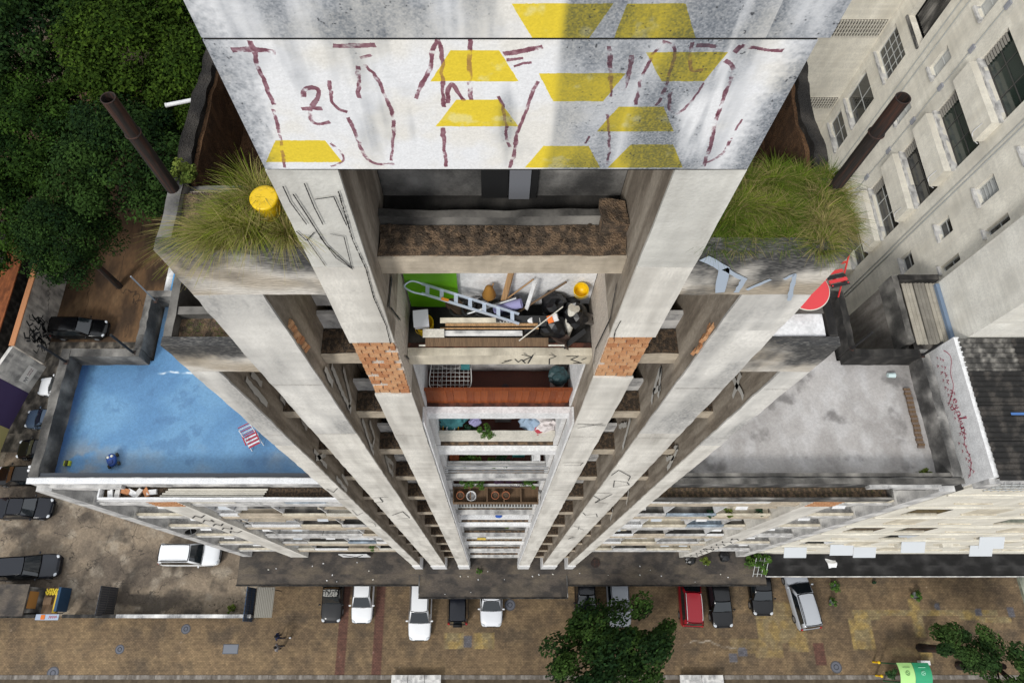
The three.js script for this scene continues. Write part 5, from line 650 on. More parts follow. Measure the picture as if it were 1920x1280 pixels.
{ const t = thing('storage_box', 'white plastic box on top of a yellow tub in the left balcony corner', 'box', [-1.45, JY + 0.34, -5.38]); t.rotation.set(0.15, 0.1, 0); part(t, 'tray', rb(-0.13, 0.13, 0.14, 0.3, -0.15, 0.15, 0.005, 0.1), flat(214, 216, 222, 0.4)); part(t, 'lid', rb(-0.14, 0.14, 0.3, 0.33, -0.16, 0.16, 0.004, 0.1), flat(232, 232, 236, 0.3)); }
bucket('yellow tub beneath the white plastic box', -1.42, JY + 0.05, -5.36, 0.17, 0.36, 0, M.yellow); bucket('small yellow bucket on the right back of the junk balcony', 1.5, JY + 0.75, -5.82, 0.13, 0.2, 0.25, M.yellow);
{ const g = []; for (let i = 0; i < 9; i++) { const s = new THREE.IcosahedronGeometry(rr(0.12, 0.26), 2), p = s.attributes.position; const o = [rr(0.5, 1.45), JY + rr(0.1, 0.5), rr(-5.8, -5.3)]; for (let k = 0; k < p.count; k++) { const q = 1 + 0.5 * n3(p.getX(k) * 12 + i, p.getY(k) * 12, p.getZ(k) * 12); p.setXYZ(k, p.getX(k) * q + o[0], p.getY(k) * q + o[1], p.getZ(k) * q + o[2]); } s.computeVertexNormals(); const t = solo('rubbish_bag', i === 0 ? 'crumpled black rubbish bag heaped at the right of the junk balcony' : 'crumpled black rubbish bag heaped at the right of the junk balcony', 'bag', s, M.blackPlastic, 'black rubbish bags heaped on the junk balcony'); } }
{ const t = thing('orange_sack', 'orange and white sack among the black bags', 'bag', [1.02, JY + 0.5, -5.42]); t.rotation.set(0.4, 0.3, 0.2); part(t, 'sack_side', rb(-0.1, 0.0, -0.12, 0.22, -0.07, 0.07, 0.02, 0.06), flat(230, 116, 30, 0.6)); part(t, 'sack_front', rb(0.0, 0.09, -0.12, 0.2, -0.07, 0.07, 0.02, 0.06), M.white); }
[['thin white stick leaning out over the balcony front', [0.35, JY + 0.5, -4.95], [1.15, JY + 0.8, -5.5], 0.012, M.offwhite], ['white metal channel standing in the junk', [0.5, JY + 0.5, -5.6], [0.62, JY + 1.25, -5.75], 0.035, M.white], ['black pipe stub lying at the right balcony front', [1.2, JY + 0.15, -4.97], [1.6, JY + 0.4, -5.2], 0.045, M.black2], ['rolled pale carpet leaning at the right end', [1.25, JY + 0.05, -5.3], [1.36, JY + 0.75, -5.5], 0.11, M.offwhite], ['pale cloth roll in the middle of the junk', [0.3, JY + 0.4, -5.4], [0.62, JY + 0.55, -5.35], 0.07, M.white], ['thin wooden pole slanting behind the ladder', [-0.3, JY + 0.2, -5.6], [0.6, JY + 1.2, -5.85], 0.015, M.wood], ['second wooden pole slanting behind the ladder', [0.1, JY + 0.2, -5.5], [1.2, JY + 1.1, -5.85], 0.02, M.greyWood], ['brown plank leaning on the white back wall', [0.0, JY + 0.2, -5.6], [0.2, JY + 1.4, -5.9], 0.05, M.wood], ['grey metal tube under the ladder', [-0.6, JY + 0.5, -5.5], [0.3, JY + 0.75, -5.7], 0.03, M.steel], ['lilac folded tarpaulin behind the ladder end', [-0.1, JY + 0.5, -5.6], [0.4, JY + 0.7, -5.62], 0.09, flat(150, 148, 190)]].forEach(([l, a, b, r, m]) => solo('leaning_pole', l, 'junk', r > 0.06 ? bar(a, b, r, 14) : r > 0.03 ? beam(a, b, r * 2, r) : bar(a, b, r, 8), m));
for (let i = 0; i < 3; i++) solo('wire_coil', ['coil of black wire under the ladder, left one', 'coil of black wire under the ladder, middle one', 'coil of black wire under the ladder, right one'][i], 'coil', new THREE.TorusGeometry(0.17, 0.03, 6, 22).rotateX(1.2 + i * 0.3), M.black2, null, [-0.75 + i * 0.22, JY + 0.45 + i * 0.05, -5.6]);
{ const t = thing('broom', 'worn straw broom head up against the back wall', 'broom'); part(t, 'stick', bar([-0.35, JY + 0.15, -5.5], [-0.12, JY + 1.1, -5.82], 0.012), M.wood); part(t, 'straw', lathe([[0, 0], [0.13, 0.05], [0.07, 0.32], [0.02, 0.36], [0, 0.36]], -0.2, JY + 0.75, -5.74, 12), flat(150, 106, 40)); }
[['dark folded tarpaulin under the ladder end', -0.1, 0.25, -5.5, 0.32, M.black2], ['dark brown carton behind the boards', -0.7, 0.3, -5.6, 0.26, flat(74, 56, 42)], ['black tool case leaning among the bags', 0.55, 0.3, -5.35, 0.2, M.blackPlastic], ['grey crumpled sheet at the right wall', 1.6, 0.35, -5.5, 0.2, flat(104, 98, 92)], ['dark blue crate behind the ladder', 0.2, 0.35, -5.75, 0.22, flat(40, 44, 66)], ['brown rag heap right of the chalked board', 1.15, 0.2, -5.15, 0.22, flat(70, 54, 46)]].forEach(([l, x, y, z, r, m], i) => { const g = rb(-r, r, -r * 0.6, r * 0.6, -r * 0.5, r * 0.5, 0.09, 0.06); const o = solo('junk_item', l, 'junk', g, m, null, [x, JY + y, z]); o.rotation.set(rr(-0.5, 0.5), rr(-0.8, 0.8), rr(-0.3, 0.3)); });
// ---------------------------------------------------------------- third loggia
const KY = YK(2) + 0.41;
{ const t = thing('drying_rack', 'white wire clothes drying rack on the red floor', 'rack'); const m = flat(214, 214, 210, 0.4), y = KY + 0.75; const g = []; part(t, 'outer_frame', tube([[-1.56, y, -5.85], [-1.58, y, -5.28], [-1.5, y, -5.2], [-0.72, y, -5.2], [-0.64, y, -5.28], [-0.64, y, -5.85]], 0.012, 40, 5), m); for (let i = 0; i < 9; i++) part(t, 'wire', bar([-1.5 + i * 0.1, y, -5.85], [-1.5 + i * 0.1, y, -5.22], 0.005, 4), m); for (let i = 0; i < 6; i++) part(t, 'wire', bar([-1.56, y + 0.004, -5.8 + i * 0.1], [-0.66, y + 0.004, -5.8 + i * 0.1], 0.006, 4), m); for (const s of dirs) part(t, 'leg', tube([[-1.1 - s * 0.3, y, -5.3], [-1.1 + s * 0.3, KY + 0.01, -5.25], [-1.1 + s * 0.3, KY + 0.01, -5.7], [-1.1 - s * 0.3, y, -5.8]], 0.009, 16, 4), m); }
solo('laundry_basket', 'teal plastic basket on the drying rack corner', 'basket', rb(-0.86, -0.66, KY + 0.77, KY + 0.86, -5.85, -5.66, 0.006, 0.05), flat(60, 124, 128, 0.5));
{ const t = thing('laundry_bin', 'white bin stuffed with a dark green bag, right on the red floor', 'bin', [1.42, KY, -5.55]); part(t, 'bin_body', lathe([[0, 0], [0.16, 0], [0.19, 0.45], [0.18, 0.45], [0.15, 0.03], [0, 0.03]], 0, 0, 0, 20), M.white); const s = new THREE.IcosahedronGeometry(0.24, 3), p = s.attributes.position; for (let k = 0; k < p.count; k++) { const q = 1 + 0.5 * n3(p.getX(k) * 9, p.getY(k) * 9, p.getZ(k) * 9); p.setXYZ(k, p.getX(k) * q, p.getY(k) * q * 0.8 + 0.55, p.getZ(k) * q - 0.05); } s.computeVertexNormals(); part(t, 'bin_bag', s, flat(44, 70, 74, 0.45)); }
solo('floor_drain', 'dark round drain cover in the red balcony floor', 'drain', new THREE.CylinderGeometry(0.09, 0.09, 0.012, 18), flat(60, 48, 52), null, [0.18, KY + 0.004, -5.5]);
// ---------------------------------------------------------------- fourth to sixth loggias
const PY_ = YK(3) + 0.41, QY = YK(4) + 0.41;
{ const cloth = (l, x, z, m, w) => { const s = new THREE.IcosahedronGeometry(w, 3), p = s.attributes.position; for (let k = 0; k < p.count; k++) { const q = 1 + 0.7 * n3(p.getX(k) * 8 + x * 5, p.getY(k) * 8, p.getZ(k) * 8); p.setXYZ(k, p.getX(k) * q * 1.2, p.getY(k) * q * 1.4, p.getZ(k) * q); } s.computeVertexNormals(); solo('laundry_heap', l, 'laundry', s, m, null, [x, PY_ + 0.75, z]); };
  cloth('teal cloth heaped at the left of the fourth balcony', -1.25, -5.6, flat(70, 130, 134, 0.9), 0.3); cloth('pale blue laundry heap at the right of the fourth balcony', 0.95, -5.5, flat(150, 170, 190, 0.9), 0.25); cloth('white and red laundry heap at the right end of the fourth balcony', 1.3, -5.4, flat(214, 206, 204, 0.9), 0.26); cloth('red cloth tucked in the white laundry heap', 1.12, -5.32, flat(170, 60, 70, 0.9), 0.16); cloth('lilac cloth in the middle of the fourth balcony', -0.6, -5.5, flat(150, 146, 186, 0.9), 0.14); }
{ const t = thing('hose_crate', 'open yellow crate holding a coiled white hose', 'crate', [-1.3, PY_ + 0.5, -5.3]); for (const [a, b, c, d] of [[-0.22, 0.22, -0.15, -0.135], [-0.22, 0.22, 0.135, 0.15], [-0.22, -0.205, -0.134, 0.134], [0.205, 0.22, -0.134, 0.134]]) part(t, 'crate_side', bx(a, b, 0, 0.25, c, d), flat(206, 150, 40, 0.5)); for (let i = 0; i < 3; i++) part(t, 'hose_coil', new THREE.TorusGeometry(0.11, 0.018, 6, 26).rotateX(R90 - 0.25).translate(0, 0.2 + i * 0.03, 0), M.white); }
solo('drip_screen', 'grey ribbed panel standing in the middle of the fourth balcony', 'panel', rb(-0.05, 0.42, PY_ + 0.02, PY_ + 0.9, -5.7, -5.74, 0.01, 0.05), flat(128, 128, 130, 0.6));
plant('pot_plant', 'bright green plant trailing over the fourth balcony front', -0.3, PY_ + 0.7, -5.2, 0.42, 0); plant('pot_plant', 'thin green plant beside the yellow crate', -0.75, PY_ + 0.5, -5.35, 0.4, 1);
[['leafy plant at the left of the fifth balcony', -0.85, -5.45, 0.6, 0, terracotta], ['dark leafy plant in the middle of the fifth balcony', 0.15, -5.4, 0.55, 1, greyPot], ['low green plant behind the rails of the fifth balcony', -0.1, -5.3, 0.4, 0, terracotta], ['small plant near the stool on the fifth balcony', -1.2, -5.35, 0.35, 2, terracotta]].forEach(([l, x, z, k, kd, p]) => plant('pot_plant', l, x, QY, z, k, kd, p, 'balcony pot plants'));
{ const t = thing('towel', 'teal towel hung over a rack on the fifth balcony', 'towel', [0.75, QY, -5.5]); part(t, 'cloth', rb(-0.2, 0.2, 0.3, 0.95, -0.03, 0.03, 0.02, 0.07), flat(52, 132, 130, 0.95)); for (const s of dirs) part(t, 'stand', bar([s * 0.2, 0, 0], [s * 0.2, 0.95, 0], 0.012), M.steel); }
{ const t = thing('white_shelf', 'white slatted shelf at the right of the fifth balcony', 'shelf', [1.3, QY, -5.35]); for (const s of dirs) part(t, 'side', bx(s * 0.12 - 0.01, s * 0.12 + 0.01, 0, 1.0, -0.14, 0.14), M.white); for (let i = 0; i < 5; i++) part(t, 'shelf_board', bx(-0.109, 0.109, 0.12 + i * 0.2, 0.14 + i * 0.2, -0.14, 0.14), M.white); }
{ const t = thing('stool', 'brown wooden stool in the left corner of the fifth balcony', 'stool', [-1.4, QY, -5.5]); part(t, 'seat', rb(-0.16, 0.16, 0.42, 0.46, -0.16, 0.16, 0.003), M.redWood); for (const a of dirs) for (const b of dirs) part(t, 'leg', bar([a * 0.13, 0, b * 0.13], [a * 0.12, 0.42, b * 0.12], 0.018), M.redWood2); }
const SY = YK(5) + 1.06;
[[-1.32, 'terracotta pot at the left end of the pot shelf'], [-0.02, 'terracotta pot right of the shelf middle'], [0.38, 'orange terracotta pot in the third shelf box']].forEach(([x, l]) => { const t = thing('flower_pot', l, 'pot', [x, SY, -4.78], 0, 'pots on the balcony shelf'); part(t, 'pot', lathe([[0, 0], [0.1, 0], [0.14, 0.24], [0.155, 0.24], [0.155, 0.28], [0.13, 0.28], [0.12, 0.22], [0, 0.22]], 0, 0, 0, 18), terracotta); part(t, 'earth', new THREE.CylinderGeometry(0.122, 0.122, 0.01, 16).translate(0, 0.225, 0), M.soil); });
bucket('white pail full of scraps on the pot shelf', -0.9, SY, -4.78, 0.17, 0.3, 0.1, M.white);
plant('pot_plant', 'green plant spilling over the pot shelf at its left', -1.05, SY + 0.35, -5.25, 0.5, 0); plant('pot_plant', 'bright leafy plant left of the shelf middle', -0.55, SY + 0.3, -5.15, 0.36, 0); plant('pot_plant', 'green plant at the right end of the pot shelf', 1.25, SY + 0.4, -5.2, 0.5, 0);
{ const m = crownGeo(0.8, 0.25, 24, 60, 0.07, [[0.03, 0.012, 0.04], [0.09, 0.05, 0.11]], 0.3, 0.1); const o = solo('purple_plant', 'wide mass of purple trailing foliage behind the pot shelf', 'plant', m, leafMat, null, [0.45, SY + 0.55, -5.3]); o.scale.set(0.9, 1, 0.35); }
solo('blue_cloth', 'crumpled blue cloth on a white lower parapet', 'cloth', new THREE.IcosahedronGeometry(0.14, 2).scale(1.2, 0.5, 0.7), flat(50, 90, 170, 0.9), null, [0.18, YK(7) + 1.4, -5.15]); solo('yellow_cloth', 'yellow cloth hung on a low balcony', 'cloth', rb(-1.0, -0.5, YK(9) + 1.0, YK(9) + 1.42, -5.0, -5.06, 0.04, 0.08), flat(228, 196, 90, 0.9));
plant('pot_plant', 'small green plant on a low balcony under the blue cloth', 0.6, YK(8) + 1.2, -5.2, 0.3, 2, terracotta);
// ---------------------------------------------------------------- roof things
{ const t = thing('toy_car', 'blue toy ride-on car on the blue roof', 'toy', [-15.55, 28.51, -6.5], 0.4); t.scale.setScalar(0.75); const bl = flat(30, 66, 136, 0.5), wh = flat(214, 214, 200, 0.5); part(t, 'body', lathe([[0, 0.12], [0.22, 0.14], [0.3, 0.26], [0.24, 0.4], [0, 0.44]], 0, 0, 0, 16).scale(0.9, 1, 1.3), bl); for (const s of dirs) { part(t, 'headlight', new THREE.SphereGeometry(0.08, 12, 8).translate(s * 0.1, 0.4, -0.16), wh); for (const f of dirs) part(t, 'wheel', new THREE.CylinderGeometry(0.11, 0.11, 0.09, 14).rotateZ(R90).translate(s * 0.26, 0.11, f * 0.25), flat(60, 60, 50)); } part(t, 'seat', rb(-0.1, 0.1, 0.42, 0.48, 0.08, 0.26, 0.01), flat(40, 60, 110)); }
{ const t = thing('toy_block', 'small yellow-green toy in the blue roof corner', 'toy', [-17.4, 28.51, -6.4]); for (let i = 0; i < 3; i++) part(t, 'piece', rb(-0.12 + i * 0.09, -0.05 + i * 0.09, 0, 0.12 + (i % 2) * 0.08, -0.1, 0.1, 0.01), i % 2 ? flat(70, 70, 40) : flat(170, 180, 50)); }
{ const t = thing('garden_chair', 'red and white striped folding chair on the blue roof beside the tower', 'chair', [-9.9, 28.51, -7.3], 0.5); const rd = flat(178, 34, 46, 0.5); for (const s of dirs) { part(t, 'leg', bar([s * 0.25, 0, 0.3], [s * 0.25, 0.9, -0.4], 0.018), M.white); part(t, 'leg', bar([s * 0.22, 0, -0.3], [s * 0.22, 0.45, 0.25], 0.018), M.white); part(t, 'arm_rest', bar([s * 0.27, 0.6, 0.2], [s * 0.27, 0.62, -0.25], 0.025), rd); } for (let i = 0; i < 7; i++) part(t, 'seat_slat', bx(-0.24, 0.24, 0.42, 0.44, 0.3 - i * 0.08, 0.245 - i * 0.08), i % 2 ? M.white : rd); for (let i = 0; i < 5; i++) part(t, 'back_slat', bx(-0.24, 0.24, 0.55 + i * 0.09, 0.6 + i * 0.09, -0.24 - i * 0.06, -0.26 - i * 0.06), i % 2 ? M.white : rd); }
[[-15.2, -10.87, 31.35, 'dark pole on the inner corner of the blue roof parapet'], [-17.92, -10.45, 31.3, 'dark pole on the outer rear corner of the blue roof parapet'], [-14.75, -13.3, 31.7, 'thin pole behind the blue roof near the pipes'], [15.0, -11.05, 31.2, 'dark pole on the grey roof rear parapet'], [17.9, -10.75, 30.9, 'leaning post at the grey roof rear right corner']].forEach(([x, z, y, l], i) => { const t = thing('antenna_pole', l, 'pole', [x, 29.4, z]); part(t, 'shaft', bar([0, 0, 0], [0, y - 29.4, 0], i === 2 ? 0.03 : 0.05, 8), i === 2 ? M.steel : M.black2); part(t, 'foot_plate', bx(-0.1, 0.1, 0.08, 0.11, -0.1, 0.1), M.rust); });
{ const t = thing('pipe_bundle', 'bundle of cream plastic pipes lying in the left roof planter', 'pipes'); for (let i = 0; i < 4; i++) part(t, 'pipe', bar([-13.3 + i * 0.1, 28.74 + (i % 2) * 0.03, -5.05 - i * 0.085], [-9.2 + i * 0.05, 28.74 + (i % 2) * 0.03, -5.05 - i * 0.085], 0.04, 10), M.offwhite); }
for (let i = 0; i < 7; i++) { const m = solo('rubble_piece', 'broken plaster piece at the left end of the left roof planter', 'rubble', rb(-0.18, 0.18, 0, 0.12, -0.1, 0.1, 0.05, 0.08), [M.white, M.whiteDirty, M.brickC][i % 3], 'plaster rubble in the left roof planter', [-15.3 + i * 0.28, 28.67, -5.18 + rr(-0.05, 0.05)]); m.rotation.y = rr(0, 3); }
{ const t = thing('gutter_spout', 'white gutter pipe poking out of the left parapet', 'pipe'); part(t, 'pipe', bar([-18.9, 28.6, -6.1], [-18.1, 28.6, -6.1], 0.06, 10), M.white); part(t, 'pipe', bar([-18.9, 28.6, -6.25], [-18.1, 28.6, -6.25], 0.06, 10), M.white); }
solo('drink_can', 'crushed pale can on the grey roof', 'can', new THREE.CylinderGeometry(0.1, 0.12, 0.3, 12).rotateZ(R90), flat(196, 214, 214, 0.4), null, [16.95, 28.6, -10.2]);
{ const t = thing('tile_stack', 'row of old brown roof tiles along the grey roof edge', 'tiles', [17.5, 28.51, 0]); const tg = rb(-0.13, 0.13, 0, 0.1, -0.045, 0.045, 0.008, 0.1); for (let i = 0; i < 26; i++) { const m = part(t, 'tile', tg, i % 2 ? flat(112, 98, 88) : M.greyWood); m.position.set(rr(-0.02, 0.02), 0, -9.6 + i * 0.1); m.rotation.x = 0.3; } }
plant('dry_bush', 'dry brown weed heap in the front right corner of the grey roof', 17.3, 28.5, -6.0, 0.45, 2); solo('green_pipe', 'green plastic pipe lying in the gutter beside the grey roof', 'pipe', bar([18.5, 28.4, -8.2], [18.6, 28.4, -6.0], 0.06, 8), flat(96, 136, 120)); 
for (const [x0, x1] of [[6.4, 9.5], [9.5, 13], [13, 15.4]]) grass('weed_strip', ['low weeds in the right roof planter beside the tower', 'low weeds in the middle of the right roof planter', 'low weeds at the outer end of the right roof planter'][x0 < 7 ? 0 : x0 < 10 ? 1 : 2], x0, x1, -5.38, -5.0, 28.66, 500, 0.16, [[0.06, 0.075, 0.02], [0.12, 0.13, 0.03], [0.14, 0.1, 0.05]], [0, 0]);
[[11.4, 21.9, 'yellow-green bushy plant on a right wing ledge', 2], [13.0, 21.9, 'dark pot plant on a right wing ledge beside the fin', 1], [10.6, 21.9, 'small round plant on a right wing ledge', 1], [-6.2, 25.7, 'dark shrub growing on the left wing top ledge', 1], [-8.3, 7.5, 'small green weed growing low on the left wing', 0]].forEach(([x, y, l, k]) => plant('ledge_plant', l, x, y, -5.5, 0.5, k));
{ const t = thing('satellite_dish', 'small black satellite dish on the left wing corner', 'dish', [-16.6, 17.6, -5.1]); t.rotation.set(-0.9, 0.3, 0); part(t, 'reflector', lathe([[0, 0], [0.15, 0.02], [0.3, 0.09], [0.3, 0.1], [0.15, 0.03], [0, 0.012]], 0, 0, 0, 20), M.black2); part(t, 'feed_arm', bar([0.05, 0.02, 0.22], [0, 0.3, 0], 0.012), M.steel); }
// canopy things
solo('canopy_drum', 'round rusty lid lying on the right canopy', 'lid', new THREE.CylinderGeometry(0.3, 0.32, 0.12, 18), M.rust, null, [7.35, 4.45, -4.75]); solo('white_rag', 'crumpled white rag on the black neighbour canopy', 'rag', rb(24.1, 24.6, 4.42, 4.5, -5.0, -4.45, 0.16, 0.09), M.white);
plant('canopy_weed', 'sprawling green weed bush where the two canopies meet', 19.0, 4.3, -4.75, 1.5, 0); plant('canopy_weed', 'small weed on the right canopy near the bags', 15.2, 4.35, -4.9, 0.7, 2); plant('canopy_weed', 'tiny green weed on the central canopy by the left fin base', -1.05, 4.4, -4.2, 0.4, 0);
[[14.2, -5.0], [16.7, -5.2]].forEach(([x, z], i) => { const s = new THREE.IcosahedronGeometry(0.4, 2), p = s.attributes.position; for (let k = 0; k < p.count; k++) { const q = 1 + 0.5 * n3(p.getX(k) * 6, p.getY(k) * 6 + i, p.getZ(k) * 6); p.setXYZ(k, p.getX(k) * q, p.getY(k) * q * 0.6, p.getZ(k) * q); } s.computeVertexNormals(); solo('rubbish_bag', ['black rubbish bag on the right canopy near the weed', 'black rubbish bag against the wing at the canopy end'][i], 'bag', s, M.blackPlastic, null, [x, 4.5, z]); });
{ const t = thing('security_grille', 'white barred grille standing on the canopy by the weed bush', 'grille', [19.1, 4.4, -4.35]); t.scale.setScalar(0.75); for (let i = 0; i < 4; i++) part(t, 'upright', bar([-0.7 + i * 0.4, 0, 0.7], [-0.5 + i * 0.4, 1.1, -0.9], 0.03), M.frame); for (const u of [0.15, 0.5, 0.85]) part(t, 'cross_bar', bar([-0.7 + 0.2 * u, 1.1 * u, 0.7 - 1.6 * u], [0.5 + 0.2 * u, 1.1 * u, 0.7 - 1.6 * u], 0.025), M.frame); }
{ const t = thing('barred_fence', 'short white barred fence between the two roofs', 'fence', [19.4, 29.3, -5.25]); for (let i = 0; i < 9; i++) part(t, 'upright', bar([i * 0.3, -0.6, 0], [i * 0.3, 0.7, 0], 0.02), M.frame); for (const y of [-0.4, 0.1, 0.6]) part(t, 'rail', bar([-0.1, y, 0], [2.5, y, 0], 0.025), M.frame); }
solo('wall_board', 'white board with a cross brace leaning on the left wing foot', 'board', merge([rb(-10.9, -8.9, 4.5, 6.2, -5.15, -5.2, 0.006, 0.3)]), M.white); { const b = scene.getObjectByName('wall_board'); part(b, 'brace', merge([beam([-10.6, 6.1, -5.13], [-9.9, 4.7, -5.13], 0.03, 0.06), beam([-9.9, 4.7, -5.13], [-9.2, 6.1, -5.13], 0.03, 0.06)]), M.frameDark); }
for (let i = 0; i < 30; i++) { const side = i % 3; const x = side === 0 ? rr(-17, -6) : side === 1 ? rr(-5, 5) : rr(6, 18), z = side === 1 ? rr(-4.2, -2.6) : rr(-4.8, -3.4); const m = solo('litter_scrap', ['scrap of pale litter on the left canopy', 'scrap of pale litter on the central canopy', 'scrap of pale litter on the right canopy'][side], 'litter', i < 3 ? rb(-0.06, 0.06, 0, 0.03, -0.04, 0.04, 0.02, 0.04) : scene.getObjectByName('litter_scrap').geometry, i % 4 ? M.white : M.offwhite, ['litter on the left canopy', 'litter on the central canopy', 'litter on the right canopy'][side], [x, 4.42, z]); m.rotation.y = rr(0, 6); m.scale.setScalar(rr(0.3, 0.9)); }
// ---------------------------------------------------------------- street things
const cover = (l, x, z, r) => { const t = thing('manhole_cover', l, 'manhole', [x, 0, z]); part(t, 'ring', new THREE.CylinderGeometry(r, r, 0.02, 28), flat(74, 74, 78, 0.8)); part(t, 'plate', new THREE.CylinderGeometry(r * 0.82, r * 0.82, 0.026, 28), flat(96, 98, 106, 0.75)); part(t, 'boss', new THREE.TorusGeometry(r * 0.4, 0.03, 4, 20).rotateX(R90).translate(0, 0.014, 0), flat(70, 72, 78)); };
cover('round manhole cover close to the dirt lot wall', -23.3, -0.4, 0.36); cover('round manhole cover alone in the left pavement', -28.0, 1.0, 0.34); cover('large round cover at the lower left kerb', -32.6, 2.6, 0.45); cover('round cover at the kerb left of the green shelter', 25.4, 2.2, 0.42); cover('round cover beside the pale silver car', 1.25, -2.1, 0.42);
{ const t = thing('utility_hatch', 'rectangular grey metal hatch in the left pavement', 'hatch', [-19.7, 0, 0.98]); part(t, 'frame', bx(-0.58, 0.58, -0.02, 0.014, -0.34, 0.34), flat(84, 86, 92)); part(t, 'plate', bx(-0.53, 0.53, 0.0, 0.022, -0.29, 0.29), flat(112, 116, 124, 0.7)); }
[[-7.5, -3.85, 3, 'white three-part concrete bench at the bottom kerb'], [13.6, 16.8, 2, 'white concrete slab beside the big street tree']].forEach(([a, b, n, l]) => { const t = thing('concrete_bench', l, 'bench', [a, 0, 3.0]); const w = (b - a) / n; for (let i = 0; i < n; i++) { part(t, 'slab', rb(i * w + 0.02, (i + 1) * w - 0.02, 0.36, 0.5, -0.3, 0.7, 0.01, 0.3), M.whiteDirty); part(t, 'support', bx(i * w + 0.1, (i + 1) * w - 0.1, -0.1, 0.355, -0.15, 0.55), M.mid); } });
{ const t = thing('bus_shelter', 'small shelter with curved green two-tone roof', 'shelter', [29.6, 0, 2.5]); const roof = (x0, x1, m, l) => { const n = 10, g = new THREE.PlaneGeometry(x1 - x0, 1.35, 4, n), p = g.attributes.position; for (let i = 0; i < p.count; i++) p.setZ(i, 0.22 * (1 - (p.getY(i) / 0.675) ** 2)); g.rotateX(-R90); g.translate((x0 + x1) / 2, 2.35, 0); g.computeVertexNormals(); const q = part(t, 'roof_panel', g, m, l); return q; }; const a = roof(-0.95, 0.1, flat(176, 224, 140, 0.5), 'pale lime roof half'), b = roof(0.12, 1.3, flat(48, 158, 112, 0.5), 'emerald roof half'); for (const [x, m] of [[-0.4, flat(120, 160, 100)], [0.7, flat(150, 214, 184)]]) { part(t, 'emblem', new THREE.TorusGeometry(0.14, 0.02, 4, 24).rotateX(R90).translate(x, 2.585, -0.02), m); for (let i = 0; i < 3; i++) part(t, 'emblem', bx(-0.05, 0.05, 2.575, 2.583, -0.03, 0.03).rotateY(0).translate(x + 0.07 * Math.cos(i * 2.1), 0.005, 0.07 * Math.sin(i * 2.1)), m); part(t, 'lettering', bx(x - 0.25, x + 0.25, 2.52, 2.535, -0.4, -0.36), m); } for (const x of [-0.9, 1.25]) for (const z of [-0.6, 0.6]) part(t, 'post', bar([x, 0, z], [x, 2.34, z], 0.04), flat(44, 96, 60)); part(t, 'back_panel', bx(-0.85, 1.2, 0.4, 2.0, 0.6, 0.63), flat(60, 130, 96, 0.4)); part(t, 'side_hedge', crownGeo(0.4, 0.5, 12, 60, 0.12, [[0.02, 0.05, 0.02], [0.05, 0.1, 0.03]], 0.4, 0.1).translate(-1.2, 1.9, 0), leafMat); }
for (const z of [1.85, 2.75]) { const t = thing('hydrant_post', z < 2 ? 'yellow bollard at the pavement side of the green shelter' : 'yellow bollard at the kerb side of the green shelter', 'bollard', [28.2, 0, z]); part(t, 'post', bar([0, 0, 0], [0, 0.8, 0], 0.07, 10), M.yellow); part(t, 'cap', new THREE.SphereGeometry(0.11, 12, 8).translate(0, 0.85, 0), M.yellow); part(t, 'crossbar', bar([-0.16, 0.7, 0], [0.16, 0.7, 0], 0.035), flat(210, 140, 20)); }
solo('white_crate', 'white box on the pavement right of the green shelter', 'box', rb(31.5, 32.2, 0.0, 0.45, 1.75, 2.05, 0.01, 0.2), M.white);
[[26.2, -3.4, 0.75, 'bushy potted shrub nearest the silver wagon, upper'], [25.85, -2.3, 0.6, 'bushy potted shrub nearest the silver wagon, lower'], [32.3, -2.75, 0.75, 'tufted shrub in the open brown pavement']].forEach(([x, z, k, l]) => plant('shrub', l, x, 0.02, z, k, 0, greyPot)); plant('shrub', 'very small dark pot plant alone under the black canopy edge', 29.4, 0.02, -3.7, 0.3, 1, M.black2);
// dirt lot wall, gates and stalls
{ const t = thing('lot_wall', 'low dirty wall between the dirt lot and the pavement', 'wall'); for (let i = 0; i < 14; i++) { const x = -46 + i * 2; if (x > -34.2 && x < -32) continue; part(t, 'wall_panel', rb(x, x + 1.985, 0, 1.5, -1.35, -1.18, 0.012, 0.3), i % 3 ? M.dark : M.darkFine); part(t, 'coping', rb(x, x + 1.985, 1.5, 1.56, -1.39, -1.14, 0.01, 0.3), i > 8 ? M.mid : M.black); } }
const gate = (l, x, z0, z1, h, m, lean) => { const t = thing('gate_leaf', l, 'gate', [x, 0.05, 0]); t.rotation.z = lean; const n = Math.round((z1 - z0) / 0.16); for (let i = 0; i < n; i++) part(t, 'slat', bx(-0.02 - (i % 2) * 0.015, 0.02 + (i % 2) * 0.015, 0, h, z0 + i * 0.16 + 0.005, z0 + (i + 1) * 0.16 - 0.005), m); for (const y of [0.2, h * 0.5, h - 0.15]) part(t, 'cross_rail', bx(0.036, 0.07, y, y + 0.06, z0, z1), M.frameDark); };
gate('open ribbed dark gate leaf in the dirt lot wall', -29.0, -3.35, -1.3, 2.3, flat(58, 58, 62, 0.6), 0.06); gate('open blue gate leaf at the right end of the lot wall', -18.35, -3.3, -0.95, 2.2, flat(44, 66, 92, 0.6), -0.02);
{ const sh = corrSheet(-17.55, -16.25, -3.25, -1.15, 0, false, 0.03, 0.13); solo('corrugated_awning', 'grey corrugated awning sheet beside the blue gate leaf', 'awning', sh, flat(150, 146, 136, 0.6, { metalness: 0.3 }), null, [0, 2.2, 0]).rotation.z = 0.0; const o = scene.getObjectByName('corrugated_awning'); part(o, 'support_post', bar([-17.4, -2.2, -3.1], [-17.4, 0, -3.1], 0.03), M.rust); part(o, 'support_post', bar([-16.4, -2.2, -3.1], [-16.4, 0, -3.1], 0.03), M.rust); }
